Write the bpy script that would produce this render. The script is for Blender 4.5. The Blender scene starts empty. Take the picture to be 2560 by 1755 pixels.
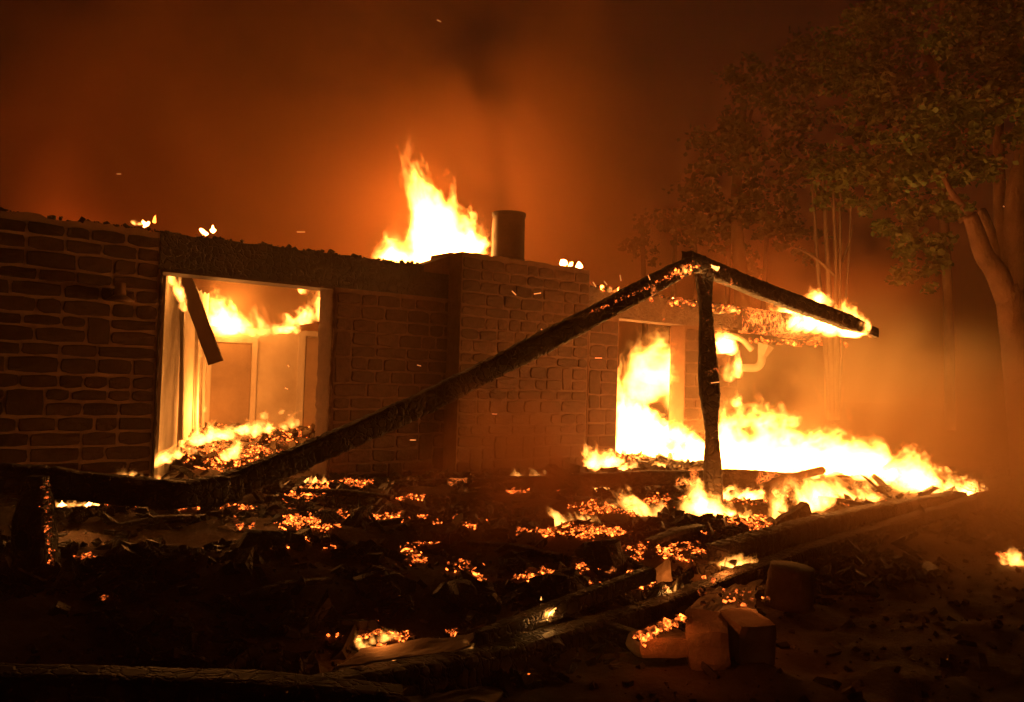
import bpy, math, random
from mathutils import Vector, Matrix, noise as N

# ------------------------------------------------------------------ camera
scene = bpy.context.scene
FPX, CX, CY = 853.0, 512.0, 351.0
EYE = Vector((0, 0, 1.6))
tilt, roll = 0.0363, 0.030
F = Vector((0, math.cos(tilt), math.sin(tilt)))
U0 = Vector((0, -math.sin(tilt), math.cos(tilt)))
R0 = Vector((1, 0, 0))
RT = R0 * math.cos(roll) + U0 * math.sin(roll)
UP = U0 * math.cos(roll) - R0 * math.sin(roll)
cam = bpy.data.cameras.new('camera')
cam.lens = 30.0; cam.sensor_width = 36.0; cam.clip_end = 500; cam.clip_start = 0.05
cam_o = bpy.data.objects.new('camera', cam)
scene.collection.objects.link(cam_o)
M = Matrix.Identity(4)
for i in range(3):
    M[i][0] = RT[i]; M[i][1] = UP[i]; M[i][2] = -F[i]; M[i][3] = EYE[i]
cam_o.matrix_world = M
scene.camera = cam_o

# ------------------------------------------------------------------ world, moon, exposure
world = bpy.data.worlds.new('World'); scene.world = world; world.use_nodes = True
wn = world.node_tree.nodes; wl = world.node_tree.links
sky = wn.new('ShaderNodeTexSky'); sky.sky_type = 'NISHITA'; sky.sun_disc = False
sky.sun_elevation = math.radians(2); sky.sun_rotation = math.radians(200)
bg = wn['Background']; wl.new(sky.outputs[0], bg.inputs[0]); bg.inputs[1].default_value = 0.001
sl = bpy.data.lights.new('moon', 'SUN'); sl.energy = 0.002; sl.angle = math.radians(0.5); sl.color = (1, .85, .7)
so = bpy.data.objects.new('moon', sl); scene.collection.objects.link(so)
so.rotation_euler = (math.radians(60), 0, math.radians(20))
scene.view_settings.view_transform = 'Standard'; scene.view_settings.look = 'None'
scene.view_settings.gamma = 1; scene.view_settings.exposure = 0; scene.view_settings.use_curve_mapping = False
cy = scene.cycles
cy.use_denoising = True
try: cy.denoiser = 'OPENIMAGEDENOISE'; cy.denoising_input_passes = 'RGB_ALBEDO_NORMAL'
except Exception: pass
cy.max_bounces = 4; cy.diffuse_bounces = 1; cy.glossy_bounces = 2; cy.transmission_bounces = 2
cy.volume_bounces = 0; cy.transparent_max_bounces = 24
cy.volume_step_rate = 1.0; cy.volume_max_steps = 96
cy.sample_clamp_indirect = 0.4; cy.use_adaptive_sampling = False; cy.time_limit = 1150
cy.caustics_reflective = False; cy.caustics_refractive = False
FIRE = (1.0, 0.42, 0.085)
LCOL = (1.0, 0.25, 0.036)

def at(px, py, d):
    """world point at depth d along the viewing axis"""
    return EYE + (F + RT * ((px - CX) / FPX) - UP * ((py - CY) / FPX)) * d

# house wall frame: u along the front wall, v into the house, z up
WO = Vector((-5.12, 8.53)); WD = Vector((.774, .633)).normalized(); WN = Vector((-WD.y, WD.x))
def W(u, v, z): return Vector((WO.x + WD.x*u + WN.x*v, WO.y + WD.y*u + WN.y*v, z))
def on_wall(px, py, v=0.0):
    """(u, z) where the pixel's ray meets the plane v"""
    d = F + RT*((px-CX)/FPX) - UP*((py-CY)/FPX)
    n = Vector((WN.x, WN.y, 0)); o = W(0, v, 0)
    t = (o - EYE).dot(n) / d.dot(n)
    p = EYE + d*t
    return ((p.x-o.x)*WD.x + (p.y-o.y)*WD.y, p.z)

LIGHTS = [  # px, py, depth, power, radius
    (438, 225, 14.6, 14, .25),
    (215, 412, 11.8, 110, .15),
    (228, 305, 13.0, 80, .2),
    (320, 300, 12.0, 5, .1),
    (640, 410, 15.4, 75, .3),
    (780, 440, 14.4, 30, .3),
    (905, 428, 11.9, 50, .3),
    (716, 500, 9.0, 9, .15),
    (815, 484, 9.8, 22, .15),
    (570, 520, 7.5, 2.2, .08),
    (850, 318, 13.0, 14, .1),
    (70, 270, 15.5, 150, .3),
    (500, 300, 19.0, 38, .3),
    (724, 560, 6.7, 4, .06),
    (380, 632, 4.55, .55, .05),
    (672, 622, 4.7, .6, .03),
    (753, 588, 5.3, 1.3, .03),
    (325, 512, 7.9, .8, .06),
    (672, 575, 6.1, .5, .05),
    (80, 500, 6.35, .5, .06),
    (205, 497, 6.7, .4, .06),
]
for i, (px, py, d, p, r) in enumerate(LIGHTS):
    l = bpy.data.lights.new('fire_light', 'POINT'); l.energy = p*1.35; l.shadow_soft_size = r; l.color = LCOL if i not in (1, 2, 4, 5, 6, 7, 8) else (1, .33, .055)
    o = bpy.data.objects.new('fire_light', l); o.location = at(px, py, d); scene.collection.objects.link(o)

# ------------------------------------------------------------------ helpers
C = scene.collection
def ss(a, b, x):
    t = max(0., min(1., (x-a)/(b-a))); return t*t*(3-2*t)
def nz(x, y, z=0.): return N.noise(Vector((x, y, z)))
def fbm(p, o=4):
    s = 0; a = 1; f = 1
    for _ in range(o): s += a*N.noise(p*f); a *= .5; f *= 2.03
    return s

def empty(name, loc, label=None, cat=None, group=None):
    o = bpy.data.objects.new(name, None); o.location = loc; o.empty_display_size = .1
    C.objects.link(o); tag(o, label, cat, group); return o
def tag(o, label=None, cat=None, group=None, kind=None):
    if label: o['label'] = label
    if cat: o['category'] = cat
    if group: o['group'] = group
    if kind: o['kind'] = kind
    return o
def mk(name, vs, fs, mat, parent=None, smooth=False, origin=None):
    """mesh object from world-space vertices; origin at its base centre"""
    if origin is None:
        n = len(vs)
        origin = Vector((sum(v[0] for v in vs)/n, sum(v[1] for v in vs)/n, min(v[2] for v in vs)))
    me = bpy.data.meshes.new(name)
    me.from_pydata([(v[0]-origin.x, v[1]-origin.y, v[2]-origin.z) for v in vs], [], fs)
    if smooth: me.shade_smooth()
    me.materials.append(mat)
    o = bpy.data.objects.new(name, me); C.objects.link(o)
    if parent is not None:
        o.parent = parent
        pl = parent['_w'] if '_w' in parent else parent.location
        o.location = origin - Vector(pl)
    else: o.location = origin
    o['_w'] = tuple(origin)
    return o
def box_uv(u0, u1, v0, v1, z0, z1):
    c = [W(u, v, z) for z in (z0, z1) for (u, v) in ((u0, v0), (u1, v0), (u1, v1), (u0, v1))]
    f = [(0, 3, 2, 1), (4, 5, 6, 7), (0, 1, 5, 4), (1, 2, 6, 5), (2, 3, 7, 6), (3, 0, 4, 7)]
    return c, f
def join(*parts):
    V = []; Fc = []
    for v, f in parts:
        b = len(V); V += list(v); Fc += [tuple(i+b for i in q) for q in f]
    return V, Fc

def beam(path, w, h, seed=0, step=.035, rough=.10, wav=.0, roll=0.0, taper=None, ragged=0.0, upv=None):
    """charred timber along a path: rounded rectangular section with lumpy alligator char"""
    rnd = random.Random(seed)
    P = [Vector(p) for p in path]
    seglen = [(P[i+1]-P[i]).length for i in range(len(P)-1)]
    L = sum(seglen); n = max(6, int(L/step)); V = []; Fc = []
    K = 14
    def pos(t):
        s = t*L; i = 0
        while i < len(seglen)-1 and s > seglen[i]: s -= seglen[i]; i += 1
        return P[i].lerp(P[i+1], s/seglen[i])
    # smooth the path
    pts = []
    for j in range(n+1):
        t = j/n; k = .025
        pts.append((pos(max(0, t-k)) + pos(t)*2 + pos(min(1, t+k)))/4 if 0 < j < n else pos(t))
    a0 = None
    for j in range(n+1):
        T = (pts[min(n, j+1)]-pts[max(0, j-1)]).normalized()
        up = Vector(upv) if upv else Vector((0, 0, 1))
        if abs(T.dot(up)) > .9: up = Vector((0, -1, 0))
        S = T.cross(up).normalized(); Uv = S.cross(T).normalized()
        if roll: S, Uv = S*math.cos(roll)+Uv*math.sin(roll), Uv*math.cos(roll)-S*math.sin(roll)
        t = j/n
        tp = taper(t) if taper else 1.0
        blk = 1 + rough*(rnd.random()-.6)
        for k in range(K):
            a = 2*math.pi*k/K
            ca, sa = math.cos(a), math.sin(a)
            e = .42
            x = math.copysign(abs(ca)**e, ca)*w/2; y = math.copysign(abs(sa)**e, sa)*h/2
            q = pts[j]
            g = 1 + wav*N.noise(q*1.6+Vector((seed, 0, 0))) + rough*.8*N.noise(q*11+Vector((k*.9, seed, 0)))
            r = tp*g*blk
            off = 0.0
            if ragged and (j == 0 or j == n): off = ragged*(rnd.random()-.5)
            V.append(q + S*x*r + Uv*y*r + T*off)
        if j:
            b = (j-1)*K
            for k in range(K):
                k2 = (k+1) % K
                Fc.append((b+k, b+k2, b+K+k2, b+K+k))
    Fc.append(tuple(reversed(range(K)))); Fc.append(tuple(range(n*K, n*K+K)))
    return V, Fc

# ------------------------------------------------------------------ materials
def newmat(name):
    m = bpy.data.materials.new(name); m.use_nodes = True
    nt = m.node_tree; b = nt.nodes.get('Principled BSDF'); return m, nt, b
def node(nt, t, **kw):
    n = nt.nodes.new(t)
    for k, v in kw.items():
        if k.startswith('i_'):
            key = k[2:]; key = int(key) if key.isdigit() else key
            n.inputs[key].default_value = v
        else: setattr(n, k, v)
    return n
def ramp(nt, src, stops):
    r = nt.nodes.new('ShaderNodeValToRGB'); e = r.color_ramp.elements
    while len(e) < len(stops): e.new(.5)
    for i, (p, c) in enumerate(stops): e[i].position = p; e[i].color = (*c, 1) if len(c) == 3 else c
    nt.links.new(src, r.inputs[0]); return r
def grain(name, c1, c2, scale=6, rough=.8, bump=.4, dist=.01, fine=40, metal=0, stretch=(1, 1, 1), island=0.0, spec=.3):
    m, nt, b = newmat(name)
    tc = node(nt, 'ShaderNodeTexCoord'); mp = node(nt, 'ShaderNodeMapping'); mp.inputs['Scale'].default_value = stretch
    nt.links.new(tc.outputs['Object'], mp.inputs[0])
    a = node(nt, 'ShaderNodeTexNoise', i_Scale=scale, i_Detail=8., i_Roughness=.65)
    nt.links.new(mp.outputs[0], a.inputs['Vector'])
    r = ramp(nt, a.outputs['Fac'], [(.3, c1), (.7, c2)])
    col = r.outputs[0]
    if island:
        g = node(nt, 'ShaderNodeNewGeometry'); oi = node(nt, 'ShaderNodeObjectInfo')
        ad = node(nt, 'ShaderNodeMath', operation='ADD'); nt.links.new(g.outputs['Random Per Island'], ad.inputs[0]); nt.links.new(oi.outputs['Random'], ad.inputs[1])
        fr = node(nt, 'ShaderNodeMath', operation='FRACT'); nt.links.new(ad.outputs[0], fr.inputs[0])
        mr = node(nt, 'ShaderNodeMapRange'); mr.inputs[3].default_value = 1-island; mr.inputs[4].default_value = 1+island
        nt.links.new(fr.outputs[0], mr.inputs[0])
        mu = node(nt, 'ShaderNodeVectorMath', operation='SCALE'); nt.links.new(col, mu.inputs[0]); nt.links.new(mr.outputs[0], mu.inputs['Scale']); col = mu.outputs[0]
    nt.links.new(col, b.inputs['Base Color'])
    f = node(nt, 'ShaderNodeTexNoise', i_Scale=float(fine), i_Detail=6., i_Roughness=.7); nt.links.new(mp.outputs[0], f.inputs['Vector'])
    bp = node(nt, 'ShaderNodeBump', i_Strength=bump, i_Distance=dist); nt.links.new(f.outputs['Fac'], bp.inputs['Height'])
    nt.links.new(bp.outputs[0], b.inputs['Normal'])
    b.inputs['Roughness'].default_value = rough; b.inputs['Metallic'].default_value = metal
    b.inputs['Specular IOR Level'].default_value = spec
    return m

def charwood(name, hot=0.0, base=(.018, .013, .009), strength=6.0, cell=14., mask_scale=1.6, spec=.35):
    """alligator-charred wood; hot = how much of it glows in patches"""
    m, nt, b = newmat(name)
    tc = node(nt, 'ShaderNodeTexCoord')
    vo = node(nt, 'ShaderNodeTexVoronoi', feature='DISTANCE_TO_EDGE', i_Scale=cell)
    wn_ = node(nt, 'ShaderNodeTexNoise', i_Scale=9., i_Detail=4.)
    mx = node(nt, 'ShaderNodeMixRGB'); mx.inputs[0].default_value = .12
    nt.links.new(tc.outputs['Object'], mx.inputs[1]); nt.links.new(tc.outputs['Object'], wn_.inputs['Vector']); nt.links.new(wn_.outputs['Color'], mx.inputs[2])
    nt.links.new(mx.outputs[0], vo.inputs['Vector'])
    n2 = node(nt, 'ShaderNodeTexNoise', i_Scale=5., i_Detail=8., i_Roughness=.7); nt.links.new(tc.outputs['Object'], n2.inputs['Vector'])
    r = ramp(nt, n2.outputs['Fac'], [(.35, base), (.62, tuple(x*2.2 for x in base)), (.8, tuple(min(.3, x*8) for x in base))])
    nt.links.new(r.outputs[0], b.inputs['Base Color'])
    er = ramp(nt, vo.outputs['Distance'], [(0., (0, 0, 0)), (.12, (1, 1, 1))])
    bp = node(nt, 'ShaderNodeBump', i_Strength=.9, i_Distance=.02); nt.links.new(er.outputs[0], bp.inputs['Height'])
    b2 = node(nt, 'ShaderNodeBump', i_Strength=.5, i_Distance=.01); nt.links.new(n2.outputs['Fac'], b2.inputs['Height']); nt.links.new(bp.outputs[0], b2.inputs['Normal'])
    nt.links.new(b2.outputs[0], b.inputs['Normal'])
    b.inputs['Roughness'].default_value = .62; b.inputs['Specular IOR Level'].default_value = spec
    if hot > 0:
        mk_ = node(nt, 'ShaderNodeTexNoise', i_Scale=mask_scale, i_Detail=5., i_Roughness=.6); nt.links.new(tc.outputs['Object'], mk_.inputs['Vector'])
        lo = .72-hot*.5
        mr = ramp(nt, mk_.outputs['Fac'], [(lo, (0, 0, 0)), (lo+.10, (1, 1, 1))])
        fn = node(nt, 'ShaderNodeTexNoise', i_Scale=38., i_Detail=3.); nt.links.new(tc.outputs['Object'], fn.inputs['Vector'])
        fr = ramp(nt, fn.outputs['Fac'], [(.47, (0, 0, 0)), (.56, (.3, .3, .3)), (.68, (1, 1, 1))])
        cr = ramp(nt, vo.outputs['Distance'], [(0., (1, 1, 1)), (.10, (.0, .0, .0))])
        ad = node(nt, 'ShaderNodeMath', operation='MAXIMUM'); nt.links.new(fr.outputs[0], ad.inputs[0]); nt.links.new(cr.outputs[0], ad.inputs[1])
        mu = node(nt, 'ShaderNodeMath', operation='MULTIPLY'); nt.links.new(ad.outputs[0], mu.inputs[0]); nt.links.new(mr.outputs[0], mu.inputs[1])
        m2 = node(nt, 'ShaderNodeMath', operation='MULTIPLY'); nt.links.new(mu.outputs[0], m2.inputs[0]); m2.inputs[1].default_value = strength
        b.inputs['Emission Color'].default_value = (1, .2, .028, 1)
        nt.links.new(m2.outputs[0], b.inputs['Emission Strength'])
        m.cycles.emission_sampling = 'NONE'
    return m

def embermat(name, strength=5., thr=.45, scale=22., col=(1, .21, .03)):
    m, nt, b = newmat(name)
    tc = node(nt, 'ShaderNodeTexCoord')
    fn = node(nt, 'ShaderNodeTexNoise', i_Scale=scale, i_Detail=4., i_Roughness=.6); nt.links.new(tc.outputs['Object'], fn.inputs['Vector'])
    r = ramp(nt, fn.outputs['Fac'], [(thr, (0, 0, 0)), (thr+.08, (.12, .12, .12)), (thr+.26, (1, 1, 1))])
    mu = node(nt, 'ShaderNodeMath', operation='MULTIPLY', i_1=strength); nt.links.new(r.outputs[0], mu.inputs[0])
    g = node(nt, 'ShaderNodeNewGeometry')
    pw = node(nt, 'ShaderNodeMath', operation='POWER', i_1=2.2); nt.links.new(g.outputs['Random Per Island'], pw.inputs[0])
    m3 = node(nt, 'ShaderNodeMath', operation='MULTIPLY'); nt.links.new(mu.outputs[0], m3.inputs[0]); nt.links.new(pw.outputs[0], m3.inputs[1])
    b.inputs['Base Color'].default_value = (.02, .014, .01, 1); b.inputs['Roughness'].default_value = .8
    b.inputs['Emission Color'].default_value = (*col, 1)
    nt.links.new(m3.outputs[0], b.inputs['Emission Strength'])
    m.cycles.emission_sampling = 'NONE'
    return m

def flamemat(name, strength, cut=.0, sharp=.55, streak=.5, edge=(1.0, .30, .035), core=FIRE, nz_=(2.2, 2.2, 2.6)):
    """flame body: emission that fades from the axis outwards, torn by rising turbulence"""
    m = bpy.data.materials.new(name); m.use_nodes = True; nt = m.node_tree; nt.nodes.clear()
    L = nt.links.new
    out = node(nt, 'ShaderNodeOutputMaterial'); em = node(nt, 'ShaderNodeEmission')
    tc = node(nt, 'ShaderNodeTexCoord'); oi = node(nt, 'ShaderNodeObjectInfo')
    off = node(nt, 'ShaderNodeMath', operation='MULTIPLY', i_1=97.); L(oi.outputs['Random'], off.inputs[0])
    sc = node(nt, 'ShaderNodeVectorMath', operation='MULTIPLY'); L(tc.outputs['Generated'], sc.inputs[0]); sc.inputs[1].default_value = nz_
    ad = node(nt, 'ShaderNodeVectorMath', operation='ADD'); L(sc.outputs[0], ad.inputs[0]); L(off.outputs[0], ad.inputs[1])
    n1 = node(nt, 'ShaderNodeTexNoise', i_Scale=1., i_Detail=3., i_Roughness=.62); L(ad.outputs[0], n1.inputs['Vector'])
    # centred radial coordinate, pushed about by the noise, more towards the tip
    w0 = node(nt, 'ShaderNodeVectorMath', operation='SUBTRACT'); L(n1.outputs['Color'], w0.inputs[0]); w0.inputs[1].default_value = (.5, .5, .5)
    sp = node(nt, 'ShaderNodeSeparateXYZ'); L(tc.outputs['Generated'], sp.inputs[0])
    wa = node(nt, 'ShaderNodeMath', operation='MULTIPLY_ADD', i_1=3.0, i_2=.9); L(sp.outputs['Z'], wa.inputs[0])
    ws = node(nt, 'ShaderNodeVectorMath', operation='SCALE'); L(w0.outputs[0], ws.inputs[0]); L(wa.outputs[0], ws.inputs['Scale'])
    c0 = node(nt, 'ShaderNodeVectorMath', operation='MULTIPLY_ADD'); L(tc.outputs['Generated'], c0.inputs[0]); c0.inputs[1].default_value = (2, 2, 0); c0.inputs[2].default_value = (-1, -1, 0)
    c1 = node(nt, 'ShaderNodeVectorMath', operation='MULTIPLY_ADD'); L(ws.outputs[0], c1.inputs[0]); c1.inputs[1].default_value = (1, 1, 0); L(c0.outputs[0], c1.inputs[2])
    ln = node(nt, 'ShaderNodeVectorMath', operation='LENGTH'); L(c1.outputs[0], ln.inputs[0])
    pr = node(nt, 'ShaderNodeFloatCurve'); cv = pr.mapping.curves[0]
    cv.points[0].location = (0, .5); cv.points[1].location = (1, .0)
    cv.points.new(.2, .72); cv.points.new(.5, .5); cv.points.new(.8, .22); pr.mapping.update()
    L(sp.outputs['Z'], pr.inputs[1])
    df = node(nt, 'ShaderNodeMath', operation='SUBTRACT'); L(pr.outputs[0], df.inputs[0]); L(ln.outputs['Value'], df.inputs[1])
    mr = node(nt, 'ShaderNodeMapRange', interpolation_type='SMOOTHSTEP', i_1=cut, i_2=sharp); L(df.outputs[0], mr.inputs[0])
    st = node(nt, 'ShaderNodeMapRange', i_1=.36, i_2=.62, i_3=1-streak, i_4=1.0); L(n1.outputs['Fac'], st.inputs[0])
    gz = node(nt, 'ShaderNodeMapRange', i_1=.3, i_2=1., i_3=1., i_4=.35); L(sp.outputs['Z'], gz.inputs[0])
    m1 = node(nt, 'ShaderNodeMath', operation='MULTIPLY'); L(mr.outputs[0], m1.inputs[0]); L(st.outputs[0], m1.inputs[1])
    m2 = node(nt, 'ShaderNodeMath', operation='MULTIPLY'); L(m1.outputs[0], m2.inputs[0]); L(gz.outputs[0], m2.inputs[1])
    m3 = node(nt, 'ShaderNodeMath', operation='MULTIPLY', i_1=strength); L(m2.outputs[0], m3.inputs[0])
    mx = node(nt, 'ShaderNodeMixRGB'); L(m2.outputs[0], mx.inputs[0]); mx.inputs[1].default_value = (*edge, 1); mx.inputs[2].default_value = (*core, 1)
    L(mx.outputs[0], em.inputs[0]); L(m3.outputs[0], em.inputs[1]); L(em.outputs[0], out.inputs['Volume'])
    m.cycles.homogeneous_volume = False
    m.cycles.volume_step_rate = 1.3
    m.cycles.emission_sampling = 'NONE'
    return m

M_stone = grain('stone_face', (.032, .014, .009), (.09, .037, .022), 7, .85, .8, .015, 30, island=.35)
M_mortar = grain('mortar', (.09, .043, .026), (.16, .08, .048), 9, .9, .5, .008, 50)
M_mortar_lit = grain('mortar_lit', (.32, .18, .1), (.45, .26, .16), 9, .9, .5, .008, 50)  # same mortar, with the firelight on the left wall put into its colour
M_plaster = grain('scorched_plaster', (.16, .12, .085), (.62, .52, .4), 1.7, .85, .4, .01, 25, stretch=(1, 1, .4))
M_plaster2 = grain('smoky_plaster', (.3, .24, .17), (.5, .42, .32), 1.2, .9, .2, .01, 25)
M_board = grain('pale_board', (.3, .24, .18), (.6, .52, .42), 3, .7, .3, .01, 30, stretch=(1, 1, .2))
M_ash = grain('ash_debris', (.022, .015, .009), (.12, .075, .045), 5, .85, .6, .01, 40, island=.7)
M_dirt = grain('scorched_earth', (.045, .026, .014), (.15, .085, .045), 2.2, .92, .9, .03, 28)
M_metal = grain('sooty_metal', (.12, .1, .08), (.3, .26, .22), 5, .45, .3, .01, 30, metal=.6)
M_sheet = grain('crumpled_sheet', (.2, .17, .14), (.55, .5, .43), 6, .4, .5, .02, 14, metal=.3, island=.4)
M_rust = grain('rusty_flue', (.035, .018, .012), (.09, .045, .028), 4, .7, .4, .01, 35, metal=.2)
M_block = grain('concrete_block', (.4, .22, .13), (.58, .36, .23), 8, .9, .7, .012, 34)
M_bark = grain('bark', (.045, .02, .011), (.14, .066, .038), 4, .9, 1.0, .05, 18, stretch=(1, 1, .5))
M_barkd = grain('dark_bark', (.05, .035, .02), (.14, .1, .06), 5, .9, .8, .03, 20, stretch=(1, 1, .5))
M_char = charwood('charred_wood')
M_charhot = charwood('smouldering_wood', hot=.42, strength=6)
M_charblaze = charwood('burning_wood', hot=.62, base=(.03, .017, .01), strength=4, cell=7)
M_charwarm = charwood('warm_charred_wood', hot=.25, strength=4)
M_ember = embermat('embers_bright', 15., .38, 26., (1, .15, .018))
M_emberd = embermat('embers_dull', 7., .42, 26., (1, .15, .02))
M_flame_white = flamemat('flame_white_hot', 105., 0., .42, .35)
M_flame = flamemat('flame_body', 80., .03, .45, .75)
M_flame_thin = flamemat('flame_thin', 30., .05, .5, .85)
M_wisp = flamemat('flame_wisp', 6., .05, .6, .9, core=(1, .3, .05))

def flame_small(name, strength, tint=FIRE):
    m = bpy.data.materials.new(name); m.use_nodes = True; nt = m.node_tree; nt.nodes.clear()
    out = node(nt, 'ShaderNodeOutputMaterial'); em = node(nt, 'ShaderNodeEmission', i_1=strength); em.inputs[0].default_value = (*tint, 1)
    nt.links.new(em.outputs[0], out.inputs['Volume']); m.cycles.emission_sampling = 'NONE'; return m
SMALL = {M_flame_white: flame_small('small_flame_white', 9.), M_flame: flame_small('small_flame', 6.), M_flame_thin: flame_small('small_flame_thin', 2.6), M_wisp: flame_small('small_flame_wisp', .6, (1, .25, .03))}

# leaves
def leafmat(name, c1, c2):
    m, nt, b = newmat(name)
    g = node(nt, 'ShaderNodeNewGeometry')
    r = ramp(nt, g.outputs['Random Per Island'], [(0., c1), (.94, c2), (1., (.16, .05, .02))])
    nt.links.new(r.outputs[0], b.inputs['Base Color']); b.inputs['Roughness'].default_value = .6
    tr = node(nt, 'ShaderNodeBsdfTranslucent'); nt.links.new(r.outputs[0], tr.inputs[0])
    mx = node(nt, 'ShaderNodeMixShader'); mx.inputs[0].default_value = .35
    out = nt.nodes['Material Output']
    nt.links.new(b.outputs[0], mx.inputs[1]); nt.links.new(tr.outputs[0], mx.inputs[2]); nt.links.new(mx.outputs[0], out.inputs[0])
    return m
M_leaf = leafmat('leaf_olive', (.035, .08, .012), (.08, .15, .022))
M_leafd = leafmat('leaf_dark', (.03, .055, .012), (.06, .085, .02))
M_straw = grain('dry_stalks', (.2, .13, .07), (.4, .28, .15), 8, .8, .1)

# ------------------------------------------------------------------ ground
def wall_s(x, y): return -((x-WO.x)*WN.x + (y-WO.y)*WN.y)      # metres in front of the wall
def wall_u(x, y): return (x-WO.x)*WD.x + (y-WO.y)*WD.y
def gh(x, y, rough=True):
    s = wall_s(x, y); u = wall_u(x, y)
    h = .24*(1-ss(4.5, 6.6, s)) + .04*(1-ss(0, 2.5, s))
    h *= 1-.8*ss(13.5, 17, u)
    if s > 0:                                        # rubble heaped on the terrace
        m = ss(.2, 1.4, s)*(1-ss(4.2, 5.6, s))*(1-ss(12, 15, u))
        h += m*(.05 + .15*fbm(Vector((x*.9, y*.9, 3.1)), 3))
    else:
        if -8 < s and u < 13.5: h += .04 + .07*fbm(Vector((x*1.2, y*1.2, 7)), 3)
        if -3.3 < s and 2 < u < 6.5: h += .42*ss(0, 2.6, -s)
    if rough: h += .05*fbm(Vector((x*2.3, y*2.3, 0)), 3) + .02*N.noise(Vector((x*9, y*9, 2)))
    far = max(0, y-30); h += .02*far*0
    return h
def on_ground(px, py, lift=0.0):
    d = F + RT*((px-CX)/FPX) - UP*((py-CY)/FPX)
    t = 1.5
    while t < 60:
        p = EYE + d*t
        if p.z <= gh(p.x, p.y, True) + lift: return p
        t += .04
    return EYE + d*12
def depth_of(p): return (Vector(p)-EYE).dot(F)

V = []; Fc = []
def axis(a, b, c, d, fine, coarse):
    xs = []; x = a
    while x < d:
        xs.append(x); x += fine if b <= x < c else coarse*(1+abs(x-(b+c)/2)*.05)
    xs.append(d); return xs
xs = axis(-70, -8, 12, 70, .1, 1.2); ys = axis(-20, 2, 19, 130, .1, 1.2)
for y in ys:
    for x in xs: V.append((x, y, gh(x, y)))
nx = len(xs)
for j in range(len(ys)-1):
    for i in range(nx-1):
        a = j*nx+i; Fc.append((a, a+1, a+nx+1, a+nx))
g = mk('ground', V, Fc, M_dirt, smooth=True, origin=Vector((0, 0, 0))); tag(g, 'scorched dark earth around the burning house', kind='structure')

# ------------------------------------------------------------------ stone house
ZB = .12
ZH = 1.6 + 1.14          # opening head
ZT = 1.6 + 1.58          # wall top
ZC = 1.6 + 1.83          # chimney breast top
uA = on_wall(156, 370)[0]; uB = on_wall(333, 380)[0]; uC = on_wall(457, 360)[0]; uD = on_wall(588, 380)[0]
uE = on_wall(617, 390)[0]; uF = on_wall(684, 390)[0]; uG = on_wall(737, 390)[0]; uH = on_wall(846, 340)[0]
TH = .34
house = empty('stone_house', W(uB, 0, ZB), 'roofless single-storey stone house gutted by fire, its openings blazing', 'house')

def irregular_top(u0, u1, v0, v1, z0, z1, seed, amp=.05):
    """wall body with a crumbled top edge"""
    n = max(4, int((u1-u0)/.06)); V = []; Fc = []
    for i in range(n+1):
        u = u0+(u1-u0)*i/n
        dz = amp*fbm(Vector((u*3, seed, 0)), 3) + amp*.5*N.noise(Vector((u*17, seed, 5)))
        V += [W(u, v0, z0), W(u, v1, z0), W(u, v1, z1+dz), W(u, v0, z1+dz)]
        if i:
            b = (i-1)*4
            for k in range(4):
                k2 = (k+1) % 4; Fc.append((b+k, b+4+k, b+4+k2, b+k2))
    Fc.append((0, 1, 2, 3)); b = n*4; Fc.append((b+3, b+2, b+1, b))
    return V, Fc

def stone_mesh(w, h, rnd):
    """one rubble stone, local: x along wall, z up, y outwards negative"""
    out = []
    pts = []
    for (cx, cz) in ((0, 0), (1, 0), (1, 1), (0, 1)):
        pts.append((cx, cz))
    edge = []
    per = 3
    for k in range(4):
        a = pts[k]; b = pts[(k+1) % 4]
        for j in range(per):
            t = j/per
            edge.append((a[0]+(b[0]-a[0])*t, a[1]+(b[1]-a[1])*t, j == 0))
    V = []; n = len(edge)
    jit = [((rnd.random()-.5)*.014, (rnd.random()-.5)*.014) for _ in edge]
    cut = [rnd.random()*.012+.003 for _ in edge]
    prof = ((0, .01, 0), (.0, -.005, 0), (.008, -.011-rnd.random()*.01, 0))
    for ring, (ins, yy, _) in enumerate(prof):
        for k, (ex, ez, corner) in enumerate(edge):
            x = ex*w + jit[k][0]; z = ez*h + jit[k][1]
            c = cut[k] if corner else 0
            dx = (1 if ex < .5 else -1)*(c + ins) if (ex in (0, 1)) or corner else 0
            dz = (1 if ez < .5 else -1)*(c + ins) if (ez in (0, 1)) or corner else 0
            V.append(Vector((x+dx, yy+(rnd.random()-.5)*.006*ring, z+dz)))
    Fc = []
    for r in range(2):
        for k in range(n):
            k2 = (k+1) % n; Fc.append((r*n+k, r*n+k2, (r+1)*n+k2, (r+1)*n+k))
    V.append(Vector((w/2+(rnd.random()-.5)*.05, prof[2][1]-.004, h/2+(rnd.random()-.5)*.03)))
    c = len(V)-1
    for k in range(n): Fc.append((2*n+k, 2*n+(k+1) % n, c))
    return V, Fc

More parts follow.
